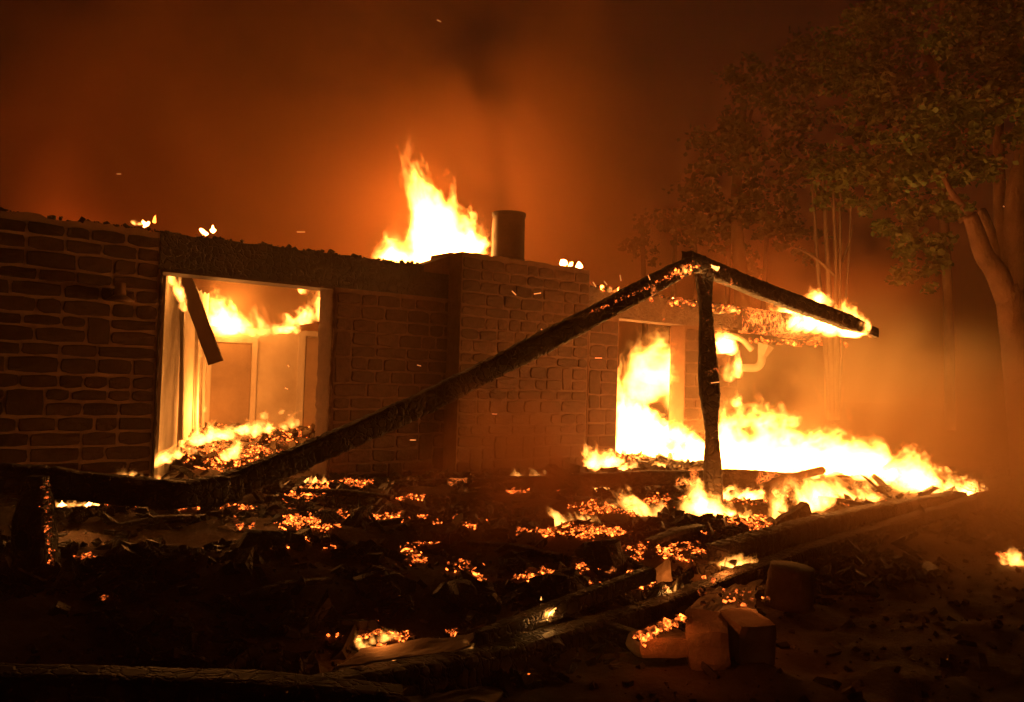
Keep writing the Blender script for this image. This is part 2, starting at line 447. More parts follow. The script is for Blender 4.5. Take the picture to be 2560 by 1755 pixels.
def lay_stones(parent, u0, u1, z0, z1, v, seed, cw, ch, joint=.02, skip=None):
    """coursed rubble: random stones 1-2 courses high packed on a small grid"""
    rnd = random.Random(seed)
    nu = max(1, round((u1-u0)/cw)); nzr = max(1, round((z1-z0)/ch)); cw = (u1-u0)/nu; ch = (z1-z0)/nzr
    used = [[False]*nu for _ in range(nzr)]
    # wavy course heights
    hz = [z0+ch*i+(rnd.random()-.5)*ch*.22*(0 < i < nzr) for i in range(nzr+1)]
    cnt = 0
    for r in range(nzr):
        c = 0
        while c < nu:
            if used[r][c]: c += 1; continue
            free = 0
            while c+free < nu and not used[r][c+free]: free += 1
            hgt = 2 if (r+1 < nzr and rnd.random() < .035) else 1
            wd = min(free, rnd.choice((2, 3, 3, 4)) if hgt == 1 else rnd.choice((2, 2, 3)))
            if free-wd == 1: wd = free
            if hgt == 2 and any(used[r+1][c+k] for k in range(wd)): hgt = 1
            for k in range(wd):
                for q in range(hgt): used[r+q][c+k] = True
            a, b = u0+c*cw, u0+(c+wd)*cw; zz0, zz1 = hz[r], hz[r+hgt]
            c += wd
            if skip and skip((a+b)/2, (zz0+zz1)/2): continue
            w_ = b-a-joint; h_ = zz1-zz0-joint
            vs, fs = stone_mesh(w_, h_, rnd)
            wv = [W(a+joint/2+p.x, v+p.y, zz0+joint/2+p.z) for p in vs]
            o = mk('stone', wv, fs, M_stone, parent, smooth=False); cnt += 1
    return cnt

nst = 0
def section(name, u0, u1, z0, z1, v0, v1, seed, cw=.13, ch=.19, amp=.04, stones=True, mm=None, joint=.02):
    global nst
    vs, fs = irregular_top(u0, u1, v0, v1, z0, z1, seed, amp)
    o = mk(name, vs, fs, mm or M_mortar, house)
    if stones: nst += lay_stones(o, u0+.01, u1-.01, z0+.05, z1-.06, v0, seed, cw, ch, joint)
    return o
section('wall', uA-2.9, uA, ZB, ZT-.02, 0, TH, 1, .12, .152, mm=M_mortar_lit, joint=.024)
section('wall', uB, uC, ZB, ZH+.02, 0, TH, 2, .12, .165)
section('wall', uD, uE, ZB, ZH-.02, 0, TH, 4, .13, .2)
section('wall', uF, uG, ZB, ZH-.02, 0, TH, 5, .14, .2)
# chimney breast, standing proud of the wall
CP = -.32
uC2 = on_wall(459, 360, CP)[0]; uD2 = on_wall(587, 380, CP)[0]
section('chimney_breast', uC2, uD2, ZB, ZC-.05, CP, -.004, 3, .105, .165)
vs, fs = irregular_top(uC2+.02, uD2, -.003, .5, ZT-.3, ZC-.03, 8, .03)
mk('chimney_top', vs, fs, M_mortar, house)
# sloping shoulder
a = [W(uC2-.42, -.02, ZT-.1), W(uC2+.06, -.02, ZT-.1), W(uC2+.06, -.02, ZC-.06), W(uC2-.42, -.02, ZT+.0)]
b = [W(uC2-.42, .4, ZT-.1), W(uC2+.06, .4, ZT-.1), W(uC2+.06, .4, ZC-.06), W(uC2-.42, .4, ZT+.0)]
mk('shoulder', a+b, [(0, 1, 2, 3), (7, 6, 5, 4), (0, 4, 5, 1), (1, 5, 6, 2), (2, 6, 7, 3), (3, 7, 4, 0)], M_mortar, house)
# wall plate (deep timber over the openings)
vs, fs = irregular_top(uA-.02, uC2+.0, -.012, TH+.02, ZH, ZT-.02, 21, .022)
mk('wall_plate', vs, fs, M_char, house)
vs, fs = irregular_top(uD2+.05, uG+.1, -.012, TH+.02, ZH-.03, ZT-.03, 22, .04)
mk('wall_plate', vs, fs, charwood('lintel_char', .16, (.05, .03, .02), 3), house)
P0 = W(uG+.1, .15, (ZH+ZT)/2-.02); P1 = W(uH, .15, (ZH+ZT)/2-.03)
vs, fs = beam([P0, P1], .3, .5, 5, .04, .09, .12, taper=lambda t: 1-.45*ss(.86, 1, t)**2)
mk('wall_plate', vs, fs, M_charblaze, house)['label'] = 'burning end of the wall plate jutting past the corner'
# charred lumps along the wall top
rnd = random.Random(77)
parts = []
def chip(c, sx, sy, sz, rnd, jag=.35):
    """irregular 8-corner fragment"""
    R_ = Matrix.Rotation(rnd.random()*6.28, 3, 'Z') @ Matrix.Rotation((rnd.random()-.5)*1.6, 3, 'X') @ Matrix.Rotation((rnd.random()-.5)*1.6, 3, 'Y')
    vs = []
    for z in (-1, 1):
        for (x, y) in ((-1, -1), (1, -1), (1, 1), (-1, 1)):
            vs.append(c + R_ @ Vector((x*sx*(1+(rnd.random()-.5)*jag*2), y*sy*(1+(rnd.random()-.5)*jag*2), z*sz*(1+(rnd.random()-.5)*jag))))
    return vs, [(0, 3, 2, 1), (4, 5, 6, 7), (0, 1, 5, 4), (1, 2, 6, 5), (2, 3, 7, 6), (3, 0, 4, 7)]
for i in range(700):
    u = rnd.uniform(uA-2.7, uG)
    zt = ZC-.06 if uC2 < u < uD2 else ZT-.02
    s = rnd.random()**4*.018+.005
    parts.append(chip(W(u, rnd.uniform(-.02, .25), zt+s*.4+.01), s*1.6, s, s*rnd.uniform(.5, 1.4), rnd))
vs, fs = join(*parts)
tag(mk('charred_debris', vs, fs, M_char, house), kind='stuff')
# metal-cased opening trims
vs, fs = beam([W(uB-.03, .17, ZB), W(uB-.03, .17, 1.5), W(uB-.03, .17, ZH-.01)], .05, .40, 71, .05, .16, .1, upv=(WN.x, WN.y, 0)); mk('door_casing', vs, fs, grain('scorched_reveal', (.05, .022, .012), (.13, .06, .034), 5, .9, .6), house)
for (u, z0, z1) in ((uA+.012, ZB, ZH),):
    vs, fs = beam([W(u, .14, z0), W(u, .14, 1.5), W(u, .14, z1-.003)], .035, .35, 72, .05, .2, .1, upv=(WN.x, WN.y, 0))
    mk('door_casing', vs, fs, M_rust, house)
vs, fs = box_uv(uA+.026, uB-.026, -.028, TH+.01, ZH-.028, ZH-.004)
mk('door_casing', vs, fs, M_rust, house)

# interior of the left room
def wall_between(a, b, z0, z1, th, name, mat, seed, amp=.03, parent=house):
    a = Vector((a.x, a.y, 0)); b = Vector((b.x, b.y, 0)); D = (b-a); L = D.length; D.normalize(); Nn = Vector((-D.y, D.x, 0))
    n = max(4, int(L/.06)); V = []; Fc = []
    for i in range(n+1):
        p = a+D*(L*i/n); dz = amp*fbm(Vector((i*.2, seed, 0)), 3)
        for (o, z) in ((0, z0), (th, z0), (th, z1+dz), (0, z1+dz)): V.append(p+Nn*o+Vector((0, 0, z)))
        if i:
            q = (i-1)*4
            for k in range(4):
                k2 = (k+1) % 4; Fc.append((q+k, q+4+k, q+4+k2, q+k2))
    Fc.append((0, 1, 2, 3)); q = n*4; Fc.append((q+3, q+2, q+1, q))
    return mk(name, V, Fc, mat, parent)
def px_z(px, py, d): return at(px, py, d).z
A1 = at(163, 350, 9.95); A2 = at(186, 350, 11.2); A3 = at(207, 350, 13.0)
wall_between(A1, at(181, 350, 10.9), ZB, px_z(165, 272, 9.95), .06, 'partition_wall', M_plaster, 31, .06)['label'] = 'blistered white wall lining inside the left opening'
wall_between(at(183, 350, 11.0), A3, ZB, px_z(200, 290, 12.2), .06, 'partition_wall', M_plaster2, 32, .1)
# strips of peeling trim on it
for (px, d, y0, y1, w) in ((181, 10.8, 290, 440, .05), (196, 11.9, 318, 440, .05), (203, 12.6, 325, 440, .04)):
    a = at(px, y1, d); b = at(px+2, y0, d)
    vs, fs = beam([a, b], w, w, px, .05, .12)
    mk('door_casing', vs, fs, M_board, house)
B0 = at(203, 350, 13.05); B1 = at(352, 350, 13.9)
BD = (Vector((B1.x, B1.y, 0))-Vector((B0.x, B0.y, 0)))
def bw(t): return Vector((B0.x, B0.y, 0))+BD*t
zt = px_z(230, 327, 13.2)
tx = lambda px: (px-203)/149
wall_between(bw(0), bw(1.25), ZB, zt, .08, 'back_wall', M_plaster2, 33, .012)
off = Vector((BD.y, -BD.x, 0)).normalized()
def trim(p0, p1, z0, z1, th=.05, mat=M_board, out=.03, nm='door_frame', par=house):
    a, b = bw(tx(p0))+off*out, bw(tx(p1))+off*out
    return wall_between(a, b, z0, z1, th, nm, mat, 1, 0, par)
dz1 = px_z(230, 338, 13.2)
df = trim(207, 211, ZB, dz1); trim(250, 255.5, ZB, dz1); trim(211, 250, dz1-.07, dz1+.0)
pn = trim(212, 249.5, ZB, dz1-.08, .03, grain('dark_door', (.16, .11, .07), (.28, .2, .13), 2, .8, .2), .02, 'door')
trim(296, 303, ZB, zt-.02, .06, M_board); trim(303, 352, px_z(320, 336, 13.6), zt-.02, .05, M_board, .035)
trim(304, 352, ZB, px_z(320, 338, 13.6), .03, grain('dark_niche', (.2, .13, .08), (.3, .2, .12), 2, .8, .2), .02, 'door')
# rear outer wall of the house, seen through doorway and lighting shell
vs, fs = irregular_top(uA-2.9, uG, 5.6, 5.9, ZB, ZT-1.2, 41, .1)
mk('rear_wall', vs, fs, M_mortar, house)
vs, fs = irregular_top(uC+.2, uC+.45, .4, 5.5, ZB, ZB+.2, 42, .01)
# partition between the rooms
wall_between(W(uD-.3, .4, 0), W(uD-.3, 4.2, 0), ZB, ZT-.6, .1, 'partition_wall', M_plaster2, 45, .1)
# right-hand end wall inside doorway and a fallen rail
wall_between(at(683, 380, 15.7), at(702, 380, 16.6), ZB, px_z(690, 336, 15.7), .06, 'door', charwood('scorched_door', .3, (.04, .022, .012), 3), 51, 0)
vs, fs = beam([at(640, 374, 17.5), at(735, 372, 17.5)], .06, .06, 3, .1, .05); mk('rail', vs, fs, M_rust, house)

# rafter hanging into the left opening
vs, fs = beam([at(176, 262, 10.6), at(190, 292, 10.7), at(204, 330, 10.75), at(216, 363, 10.8)], .05, .2, 9, .05, .05, .1, upv=(1, 0, .2))
t = mk('hanging_plank', vs, fs, grain('brown_plank', (.1, .055, .03), (.2, .12, .07), 3, .8, .4, stretch=(1, 1, .3)))
tag(t, 'broken brown plank dangling from the head of the left opening', 'plank')

# flue pipe on the chimney
fp = empty('flue_pipe', at(507, 262, 13.6), 'round rusty metal flue pipe standing on the chimney top', 'flue pipe')
def tube(c0, c1, r0, r1, n=28, rings=6, cap=True, wall=0.0, jit=0.0, seed=0):
    c0 = Vector(c0); c1 = Vector(c1); T = (c1-c0).normalized(); up = Vector((0, 0, 1)) if abs(T.z) < .9 else Vector((1, 0, 0))
    S = T.cross(up).normalized(); Q = S.cross(T); V = []; Fc = []
    for j in range(rings+1):
        t = j/rings; c = c0.lerp(c1, t); r = r0+(r1-r0)*t
        for k in range(n):
            a = 6.28318*k/n; rr = r*(1+jit*N.noise(Vector((k*.5, j*.9, seed))))
            V.append(c+(S*math.cos(a)+Q*math.sin(a))*rr)
        if j:
            b = (j-1)*n
            for k in range(n): Fc.append((b+k, b+(k+1) % n, b+n+(k+1) % n, b+n+k))
    if wall:
        for j in range(rings, -1, -1):
            t = j/rings; c = c0.lerp(c1, t); r = r0+(r1-r0)*t-wall
            for k in range(n):
                a = 6.28318*k/n; V.append(c+(S*math.cos(a)+Q*math.sin(a))*r)
            b = len(V)-2*n
            for k in range(n): Fc.append((b+k, b+(k+1) % n, b+n+(k+1) % n, b+n+k))
    elif cap:
        Fc.append(tuple(reversed(range(n)))); b = rings*n; Fc.append(tuple(range(b, b+n)))
    return V, Fc
pc = at(507.5, 262, 13.6); pt = at(508, 214, 13.6); pt = Vector((pc.x, pc.y, pt.z)); pc.z -= .2
vs, fs = tube(pc, pt, .262, .262, rings=10, wall=.012, jit=.05); mk('pipe', vs, fs, M_rust, fp, smooth=True)
vs, fs = tube(pt-Vector((0, 0, .05)), pt+Vector((0, 0, .012)), .274, .274, wall=.013, rings=1); mk('rim', vs, fs, M_rust, fp, smooth=True)
vs, fs = tube(pc+Vector((0, 0, .2)), pc+Vector((0, 0, .25)), .275, .275, wall=.014, rings=1); mk('collar', vs, fs, M_rust, fp, smooth=True)

# wall lamp
lp = on_wall(116, 295); lc = W(lp[0], -.02, lp[1])
lamp = empty('wall_lamp', lc, 'small outdoor lamp with a flared shade on the left stone wall', 'wall lamp')
vs, fs = tube(W(lp[0], -.03, lp[1]), W(lp[0], -.075, lp[1]), .06, .05, 16, 1); mk('back_plate', vs, fs, M_rust, lamp)
vs, fs = tube(W(lp[0], -.075, lp[1]+.02), W(lp[0], -.17, lp[1]+.04), .015, .015, 10, 1); mk('arm', vs, fs, M_rust, lamp)
vs, fs = join(tube(W(lp[0], -.17, lp[1]+.12), W(lp[0], -.17, lp[1]-.01), .05, .06, 20, 1), tube(W(lp[0], -.17, lp[1]-.012), W(lp[0], -.17, lp[1]-.075), .06, .15, 24, 2))
mk('lamp_shade', vs, fs, grain('lamp_paint', (.25, .13, .07), (.4, .22, .12), 9, .6, .1), lamp, smooth=True)

# downpipe at the right corner
dp = empty('downpipe', at(745, 368, 16.0), 'pale bent rainwater pipe with a hopper at the right house corner', 'downpipe')
def curve_tube(pts, r, n=14, seed=0, name='pipe', mat=M_metal, par=None):
    P = [Vector(p) for p in pts]; out = []
    m = 6
    for i in range(len(P)-1):
        p0 = P[max(0, i-1)]; p1 = P[i]; p2 = P[i+1]; p3 = P[min(len(P)-1, i+2)]
        for j in range(m):
            t = j/m; out.append(.5*((2*p1)+(p2-p0)*t+(2*p0-5*p1+4*p2-p3)*t*t+(3*p1-p0-3*p2+p3)*t**3))
    out.append(P[-1]); V = []; Fc = []
    rr = r if callable(r) else (lambda t: r)
    for j, c in enumerate(out):
        T = (out[min(len(out)-1, j+1)]-out[max(0, j-1)]).normalized()
        up = Vector((0, 1, .1)).normalized()
        if abs(T.dot(up)) > .9: up = Vector((1, 0, 0))
        S = T.cross(up).normalized(); Q = S.cross(T); r_ = rr(j/(len(out)-1))
        for k in range(n):
            a = 6.28318*k/n; V.append(c+(S*math.cos(a)+Q*math.sin(a))*r_)
        if j:
            b = (j-1)*n
            for k in range(n): Fc.append((b+k, b+(k+1) % n, b+n+(k+1) % n, b+n+k))
    Fc.append(tuple(reversed(range(n)))); b = (len(out)-1)*n; Fc.append(tuple(range(b, b+n)))
    if name is None: return V, Fc
    return mk(name, V, Fc, mat, par, smooth=True)
M_pale = grain('pale_pipe', (.4, .33, .25), (.6, .52, .42), 5, .55, .1)
curve_tube([at(737, 368, 16), at(748, 368, 16), at(756, 367.5, 16), at(761, 363, 16), at(762, 355, 16)], .075, name='pipe', mat=M_pale, par=dp)
a = at(765, 350, 16)
vs, fs = tube(at(762, 356, 16), at(766, 345, 16), .09, .16, 4, 1); mk('hopper', vs, fs, M_pale, dp)
curve_tube([at(720, 334, 16), at(740, 338, 16), at(752, 350, 16)], .06, name='bracket', mat=M_pale, par=dp)

# ------------------------------------------------------------------ porch frame
porch = empty('porch_frame', at(712, 495, 9.2), 'charred timber porch frame: post, gable apex and two rafters', 'porch frame')
tp = lambda t: 1+.2*math.sin(1.2+t*12.0)-.06*math.sin(t*23)-.1*ss(.93, 1, t)
postm = charwood('porch_post_char', .22, strength=4, mask_scale=2.4)
vs, fs = beam([at(713, 505, 9.25), at(712, 440, 9.22), at(708, 370, 9.2), at(704, 274, 9.18)], .17, .18, 3, .03, .07, .1, taper=tp)
mk('post', vs, fs, postm, porch)
apex = at(690, 264, 9.2)
vs, fs = beam([at(703, 263, 9.3), apex, at(560, 334, 8.6), at(420, 405, 7.8), at(300, 458, 7.0), at(205, 496, 6.35)], .16, .21, 4, .028, .09, .08, taper=lambda t: .8+.2*ss(0, .15, t))
mk('rafter', vs, fs, charwood('rafter_char', .16, strength=4, mask_scale=1.3), porch)
vs, fs = beam([at(686, 259, 9.28), at(760, 290, 10.0), at(820, 312, 10.7), at(876, 333, 11.4)], .15, .2, 5, .03, .08, .08, taper=lambda t: 1-.35*ss(.8, 1, t), ragged=.06)
mk('rafter', vs, fs, charwood('rafter_warm', .2, (.04, .024, .014), strength=3), porch)

# ------------------------------------------------------------------ fallen beams
def beam_thing(name, label, cat, path, w, h, seed, mat=M_char, group=None, **kw):
    vs, fs = beam(path, w, h, seed, **kw)
    return tag(mk(name, vs, fs, mat), label, cat, group)
beam_thing('fallen_log', 'thick black log lying across the left below the rafter foot', 'log',
    [at(-40, 478, 5.7), at(30, 480, 5.8), at(110, 489, 5.95), at(180, 495, 6.1), at(235, 487, 6.5)], .2, .2, 11, rough=.1, wav=.15)
beam_thing('charred_stump', 'upright charred stump with a glowing right edge at left', 'stump',
    [at(35, 580, 5.3), at(35, 530, 5.3), at(38, 476, 5.32)], .22, .22, 12, rough=.08, wav=.2, taper=lambda t: 1-.5*ss(.55, 1, t))
beam_thing('sill_beam', 'long low charred sill beam behind the porch post foot', 'beam',
    [at(395, 487, 10.2), at(520, 484, 10.3), at(640, 478, 10.3), at(720, 477, 10.4), at(800, 480, 10.5)], .18, .17, 13, mat=M_charwarm, rough=.08, wav=.3)
beam_thing('eaves_beam', 'longest fallen beam, sweeping from the bottom middle to the right', 'beam',
    [at(240, 722, 3.6), at(370, 694, 3.9), at(476, 672, 4.5), at(590, 637, 5.3), at(687, 604, 6.1), at(749, 579, 6.9), at(815, 555, 7.8), at(881, 534, 8.9), at(990, 499, 11.2)], .18, .23, 14, mat=charwood('eaves_char', 0, (.014, .01, .008), spec=.3), rough=.05, wav=.18, step=.04)
beam_thing('broken_beam', 'shorter broken beam lying behind and above the longest one', 'beam',
    [at(716, 560, 7.1), at(760, 547, 7.6), at(815, 530, 8.3), at(880, 515, 9.4), at(958, 502, 10.9)], .22, .27, 15, mat=charwood('broken_char', .0, (.02, .014, .01), spec=.45), rough=.09, wav=.15, ragged=.12)
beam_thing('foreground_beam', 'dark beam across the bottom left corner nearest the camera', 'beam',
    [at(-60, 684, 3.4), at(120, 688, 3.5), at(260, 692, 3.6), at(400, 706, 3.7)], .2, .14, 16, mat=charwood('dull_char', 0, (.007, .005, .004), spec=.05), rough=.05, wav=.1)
beam_thing('burnt_log', 'short knobbly burnt log slanting up amid the flames', 'log',
    [at(772, 530, 8.6), at(790, 518, 8.7), at(806, 508, 8.8)], .12, .13, 17, rough=.16, wav=.2)
beam_thing('fallen_rafter', 'thin charred rafter slanting over the embers right of centre', 'beam',
    [at(602, 545, 7.0), at(640, 570, 6.6), at(668, 592, 6.3)], .07, .09, 18, mat=M_charhot, rough=.14)
beam_thing('thin_batten', 'thin batten leaning against the longest beam', 'plank',
    [at(648, 612, 5.9), at(672, 590, 6.1), at(692, 572, 6.3)], .03, .08, 19, rough=.06)
beam_thing('edge_beam', 'charred beam resting under the fallen middle beams, ending at the white board', 'beam',
    [at(480, 640, 4.7), at(580, 600, 5.3), at(650, 574, 5.9)], .1, .1, 20, rough=.08)
vs_, fs_ = curve_tube([at(822, 470, 10.6), at(795, 477, 10.2), at(774, 483, 9.9), at(767, 491, 9.7), at(773, 501, 9.5)], .05, name=None)
tag(mk('bent_pipe', vs_, fs_, M_rust, smooth=True), 'bent metal pipe hooked over the flames right of the post', 'pipe')
# small end block of the wall plate / rafter stub
beam_thing('rafter_stub', 'small glowing rafter stub poking out at the burning tip', 'beam',
    [at(858, 324, 11.9), at(873, 334, 11.8)], .11, .12, 22, mat=M_charblaze, rough=.06)

# masonry blocks
def block(name, label, cat, c, sx, sy, sz, rot, seed, mat=M_block, group=None, tiltx=0):
    rnd = random.Random(seed); n = 5
    R_ = Matrix.Rotation(rot, 3, 'Z') @ Matrix.Rotation(tiltx, 3, 'X')
    V = []; Fc = []; idx = {}
    def vert(i, j, k):
        key = (i, j, k)
        if key not in idx:
            x, y, z = (2*i/n-1), (2*j/n-1), (2*k/n-1)
            ed = (abs(x) > .99)+(abs(y) > .99)+(abs(z) > .99)
            f = {1: 1, 2: .965, 3: .92}.get(ed, 1)
            p = Vector((x*sx*f, y*sy*f, z*sz*f)); p += Vector([N.noise(p*5+Vector((seed, q*3.3, 0)))*.035 for q in range(3)])
            idx[key] = len(V); V.append(c+R_ @ p)
        return idx[key]
    for i in range(n):
        for j in range(n):
            Fc += [(vert(i, j, 0), vert(i, j+1, 0), vert(i+1, j+1, 0), vert(i+1, j, 0)), (vert(i, j, n), vert(i+1, j, n), vert(i+1, j+1, n), vert(i, j+1, n)),
                   (vert(i, 0, j), vert(i+1, 0, j), vert(i+1, 0, j+1), vert(i, 0, j+1)), (vert(i, n, j), vert(i, n, j+1), vert(i+1, n, j+1), vert(i+1, n, j)),
                   (vert(0, i, j), vert(0, i, j+1), vert(0, i+1, j+1), vert(0, i+1, j)), (vert(n, i, j), vert(n, i+1, j), vert(n, i+1, j+1), vert(n, i, j+1))]
    return tag(mk(name, V, Fc, mat), label, cat, group)
block('stone_block', 'left one of two fallen stone blocks under the longest beam', 'stone', at(707, 641, 5.0), .125, .16, .125, -.1, 1, tiltx=.15)
block('stone_block', 'right one of two fallen stone blocks under the longest beam', 'stone', at(745, 640, 5.05), .105, .15, .15, .25, 2, tiltx=.12)
block('stone_slab', 'low cracked slab edged with embers left of the fallen stone blocks', 'stone', at(662, 643, 5.0), .19, .12, .055, .25, 3)
vs, fs = tube(at(788, 606, 6.0), at(792, 566, 6.0), .17, .15, 24, 8, jit=.12)
tag(mk('scorched_stump', vs, fs, grain('scorched_bark', (.05, .024, .015), (.12, .06, .04), 4, .9, .9), smooth=True), 'fat round stump standing under the right part of the longest beam', 'stump')

# thin scorched sheets (given real thickness)
def sheet(name, label, cat, corners, mat, seed, amp=.05, n=12, th=.012):
    a, b, c, d = [Vector(p) for p in corners]; V = []; Fc = []
    for s in (0, 1):
        for i in range(n+1):
            for j in range(n+1):
                u, w = i/n, j/n
                p = a.lerp(b, u).lerp(d.lerp(c, u), w)
                nn = (b-a).cross(d-a).normalized()
                e = 1 if 0 < i < n and 0 < j < n else .6
                p = p+nn*(amp*fbm(p*5+Vector((seed, 0, 0)), 4)*1.0 - s*th)
                if e < 1: p += (b-a).normalized()*.05*N.noise(p*9+Vector((0, seed, 0)))+(d-a).normalized()*.05*N.noise(p*9+Vector((seed, 5, 0)))
                V.append(p)
    m = (n+1)**2
    for i in range(n):
        for j in range(n):
            q = i*(n+1)+j; Fc.append((q, q+1, q+n+2, q+n+1)); Fc.append((m+q, m+q+n+1, m+q+n+2, m+q+1))
    for i in range(n):
        for (q, r) in ((i, i+1), (n*(n+1)+i+1, n*(n+1)+i), ((i+1)*(n+1), i*(n+1)), (i*(n+1)+n, (i+1)*(n+1)+n)):
            Fc.append((q, r, m+r, m+q))
    return tag(mk(name, V, Fc, mat), label, cat)
sheet('white_board', 'pale board lying at the bottom centre beside glowing embers', 'board', [at(335, 668, 4.25), at(365, 650, 4.5), at(478, 634, 4.75), at(470, 650, 4.4)], M_board, 1, .02)
sheet('crumpled_sheet', 'crumpled shiny sheet lying above the two fallen stone blocks', 'metal sheet', [at(686, 615, 5.6), at(706, 592, 5.8), at(760, 588, 5.8), at(752, 622, 5.5)], M_sheet, 2, .10, 16)
sheet('torn_panel', 'torn upright panel scrap leaning left of the longest beam', 'panel', [at(657, 586, 6.2), at(673, 580, 6.2), at(672, 560, 6.25), at(652, 568, 6.25)], M_board, 3, .04)
sheet('curled_sheet', 'curled sheet with a small flame in it at the lower middle', 'metal sheet', [at(532, 612, 5.1), at(548, 624, 5.0), at(560, 604, 5.1), at(540, 600, 5.2)], M_sheet, 4, .05)
sheet('bottom_plank', 'pale plank edge lying at the very bottom centre', 'plank', [at(395, 700, 3.3), at(490, 706, 3.2), at(500, 692, 3.4), at(420, 692, 3.4)], M_ash, 6, .03)
for i, (x, y, w, h, lab) in enumerate((
        (232, 526, 26, 7, 'curled ash grey flake below the left opening, nearest the stump'),
        (340, 545, 30, 6, 'flat ash grey flake below the middle of the left opening'),
        (420, 527, 34, 6, 'flat ash grey flake beside the hidden middle wall foot'),
        (505, 592, 24, 6, 'pale flake glowing at one tip, right of centre low down'),
        (400, 632, 24, 10, 'scorched sheet scrap standing behind the pale bottom board'),
        (90, 612, 60, 8, 'long dull plank scrap in the dark lower left'))):
    p = on_ground(x, y+h/2, .02); d = depth_of(p)
    sheet('scorched_scrap', lab, 'debris', [at(x-w/2, y+h/2, d), at(x+w/2, y+h/3, d), at(x+w/2.2, y-h/2, d+.25), at(x-w/2.5, y-h/2, d+.25)], M_ash if i != 4 else M_sheet, 20+i, .05)

# ------------------------------------------------------------------ rubble
def scatter(n, region, smin, smax, seed, jag=.4, flat=.5, lift=.3, elong=2.5, keep=None):
    rnd = random.Random(seed); parts = []
    for i in range(n):
        p = region(rnd)
        if p is None: continue
        s = smin+(smax-smin)*rnd.random()**3
        e = 1+rnd.random()**2*elong
        parts.append(chip(Vector((p[0], p[1], p[2]+s*lift)), s*e, s, s*(flat+.5*rnd.random()), rnd, jag))
    return join(*parts)
def terrace(rnd):
    u = rnd.uniform(-1.5, 14.5); s = rnd.uniform(-.2, 6.4)
    p = W(u, -s, 0)
    if nz(p.x*.8, p.y*.8, 4) < rnd.uniform(-.5, .2): return None
    return (p.x, p.y, gh(p.x, p.y))
def interior(rnd):
    u = rnd.uniform(-.5, 12.4); s = rnd.uniform(.1, 5.2); p = W(u, s, 0); return (p.x, p.y, gh(p.x, p.y))
def front(rnd):
    x = rnd.uniform(-5, 7); y = rnd.uniform(2.2, 9)
    if wall_s(x, y) < 5: return None
    return (x, y, gh(x, y))
for (n, reg, a, b, mat, seed, lab, el) in (
        (15000, terrace, .006, .05, M_char, 1, 'charred rubble strewn over the terrace in front of the wall', 3),
        (2200, terrace, .005, .035, M_ash, 2, 'pale ash flakes and plaster crumbs among the charred rubble', 3),
        (4500, interior, .01, .055, M_ash, 3, 'burnt debris covering the floor inside the house', 4),
        (4500, front, .004, .022, M_ash, 4, 'gravel and cinders on the dark ground nearest the camera', 2),
        (420, terrace, .02, .05, M_char, 5, 'charred lath splinters in the rubble', 10)):
    vs, fs = scatter(n, reg, a, b, seed, elong=el)
    tag(mk('rubble', vs, fs, mat, origin=Vector((0, 8, 0))), lab, kind='stuff')

# larger individual lumps of rubble
lumps = [
 (440, 505, .16, 'large black lump left of the drifting smoke'), (498, 512, .13, 'black lump in the drifting smoke right of centre'),
 (330, 520, .15, 'charred lump below the right jamb of the left opening'), (255, 545, .17, 'big dark lump in the lower left rubble'),
 (600, 560, .26, 'largest rounded black lump right of centre'), (655, 512, .12, 'black lump poking up between the middle flames'),
 (560, 590, .2, 'dark lump above the curled sheet'), (470, 600, .2, 'dark lump above the pale bottom board'),
 (130, 560, .16, 'dark lump right of the charred stump'), (385, 590, .2, 'broad dark lump above the glowing bottom embers'),
 (640, 460, .12, 'dark lump on the doorway threshold'), (600, 478, .1, 'dark lump by the foot of the chimney corner'),
 (730, 532, .1, 'charred lump right of the post foot flames'), (845, 492, .13, 'dark lump silhouetted in the right fire'),
]
for i, (x, y, r, lab) in enumerate(lumps):
    p = on_ground(x, y, .02)
    if y < 500: p = on_ground(x, y+4, .02)
    V = []; Fc = []; n = 10; m = 6
    for j in range(m+1):
        th = math.pi*j/m
        for k in range(n):
            a = 6.28318*k/n; q = Vector((math.sin(th)*math.cos(a), math.sin(th)*math.sin(a)*.8, math.cos(th)*.62))
            V.append(Vector(p)+q*r*(1+.55*N.noise(q*1.7+Vector((i*3, 0, 0)))+.2*N.noise(q*5+Vector((0, i*3, 0)))))
        if j:
            b = (j-1)*n
            for k in range(n): Fc.append((b+k, b+(k+1) % n, b+n+(k+1) % n, b+n+k))
    tag(mk('rubble_lump', V, Fc, M_charwarm if i in (4, 10) else M_char), lab, 'rubble', 'charred lumps lying in the rubble')
# scattered planks with labels by place
planks = [
 ((560, 500), (640, 508), .06, 'charred plank lying just behind the middle embers'),
 ((300, 492), (392, 500), .06, 'charred plank lying in front of the left opening, right part'),
 ((470, 545), (560, 560), .05, 'thin black plank lying flat under the drifting smoke'),
 ((120, 528), (190, 520), .05, 'thin black plank lying between the stump and the ash flakes'),
 ((650, 545), (700, 530), .07, 'thick plank end lying in front of the post foot'),
 ((820, 500), (880, 512), .07, 'charred plank lying on the broken beam, edge of the right fire'),
 ((560, 620), (640, 640), .05, 'thin plank lying in the dark left of the ember-edged slab'),
 ((240, 600), (330, 585), .05, 'thin plank in the dark lower left middle'),
]
for i, (a, b, w, lab) in enumerate(planks):
    pa = on_ground(a[0], a[1], .04); pb = on_ground(b[0], b[1], .04)
    beam_thing('charred_plank', lab, 'plank', [pa+Vector((0, 0, .02)), (pa+pb)/2+Vector((0, 0, .05)), pb+Vector((0, 0, .03))], w*1.8, w*.7, 60+i, group='charred planks lying in the rubble', rough=.1)

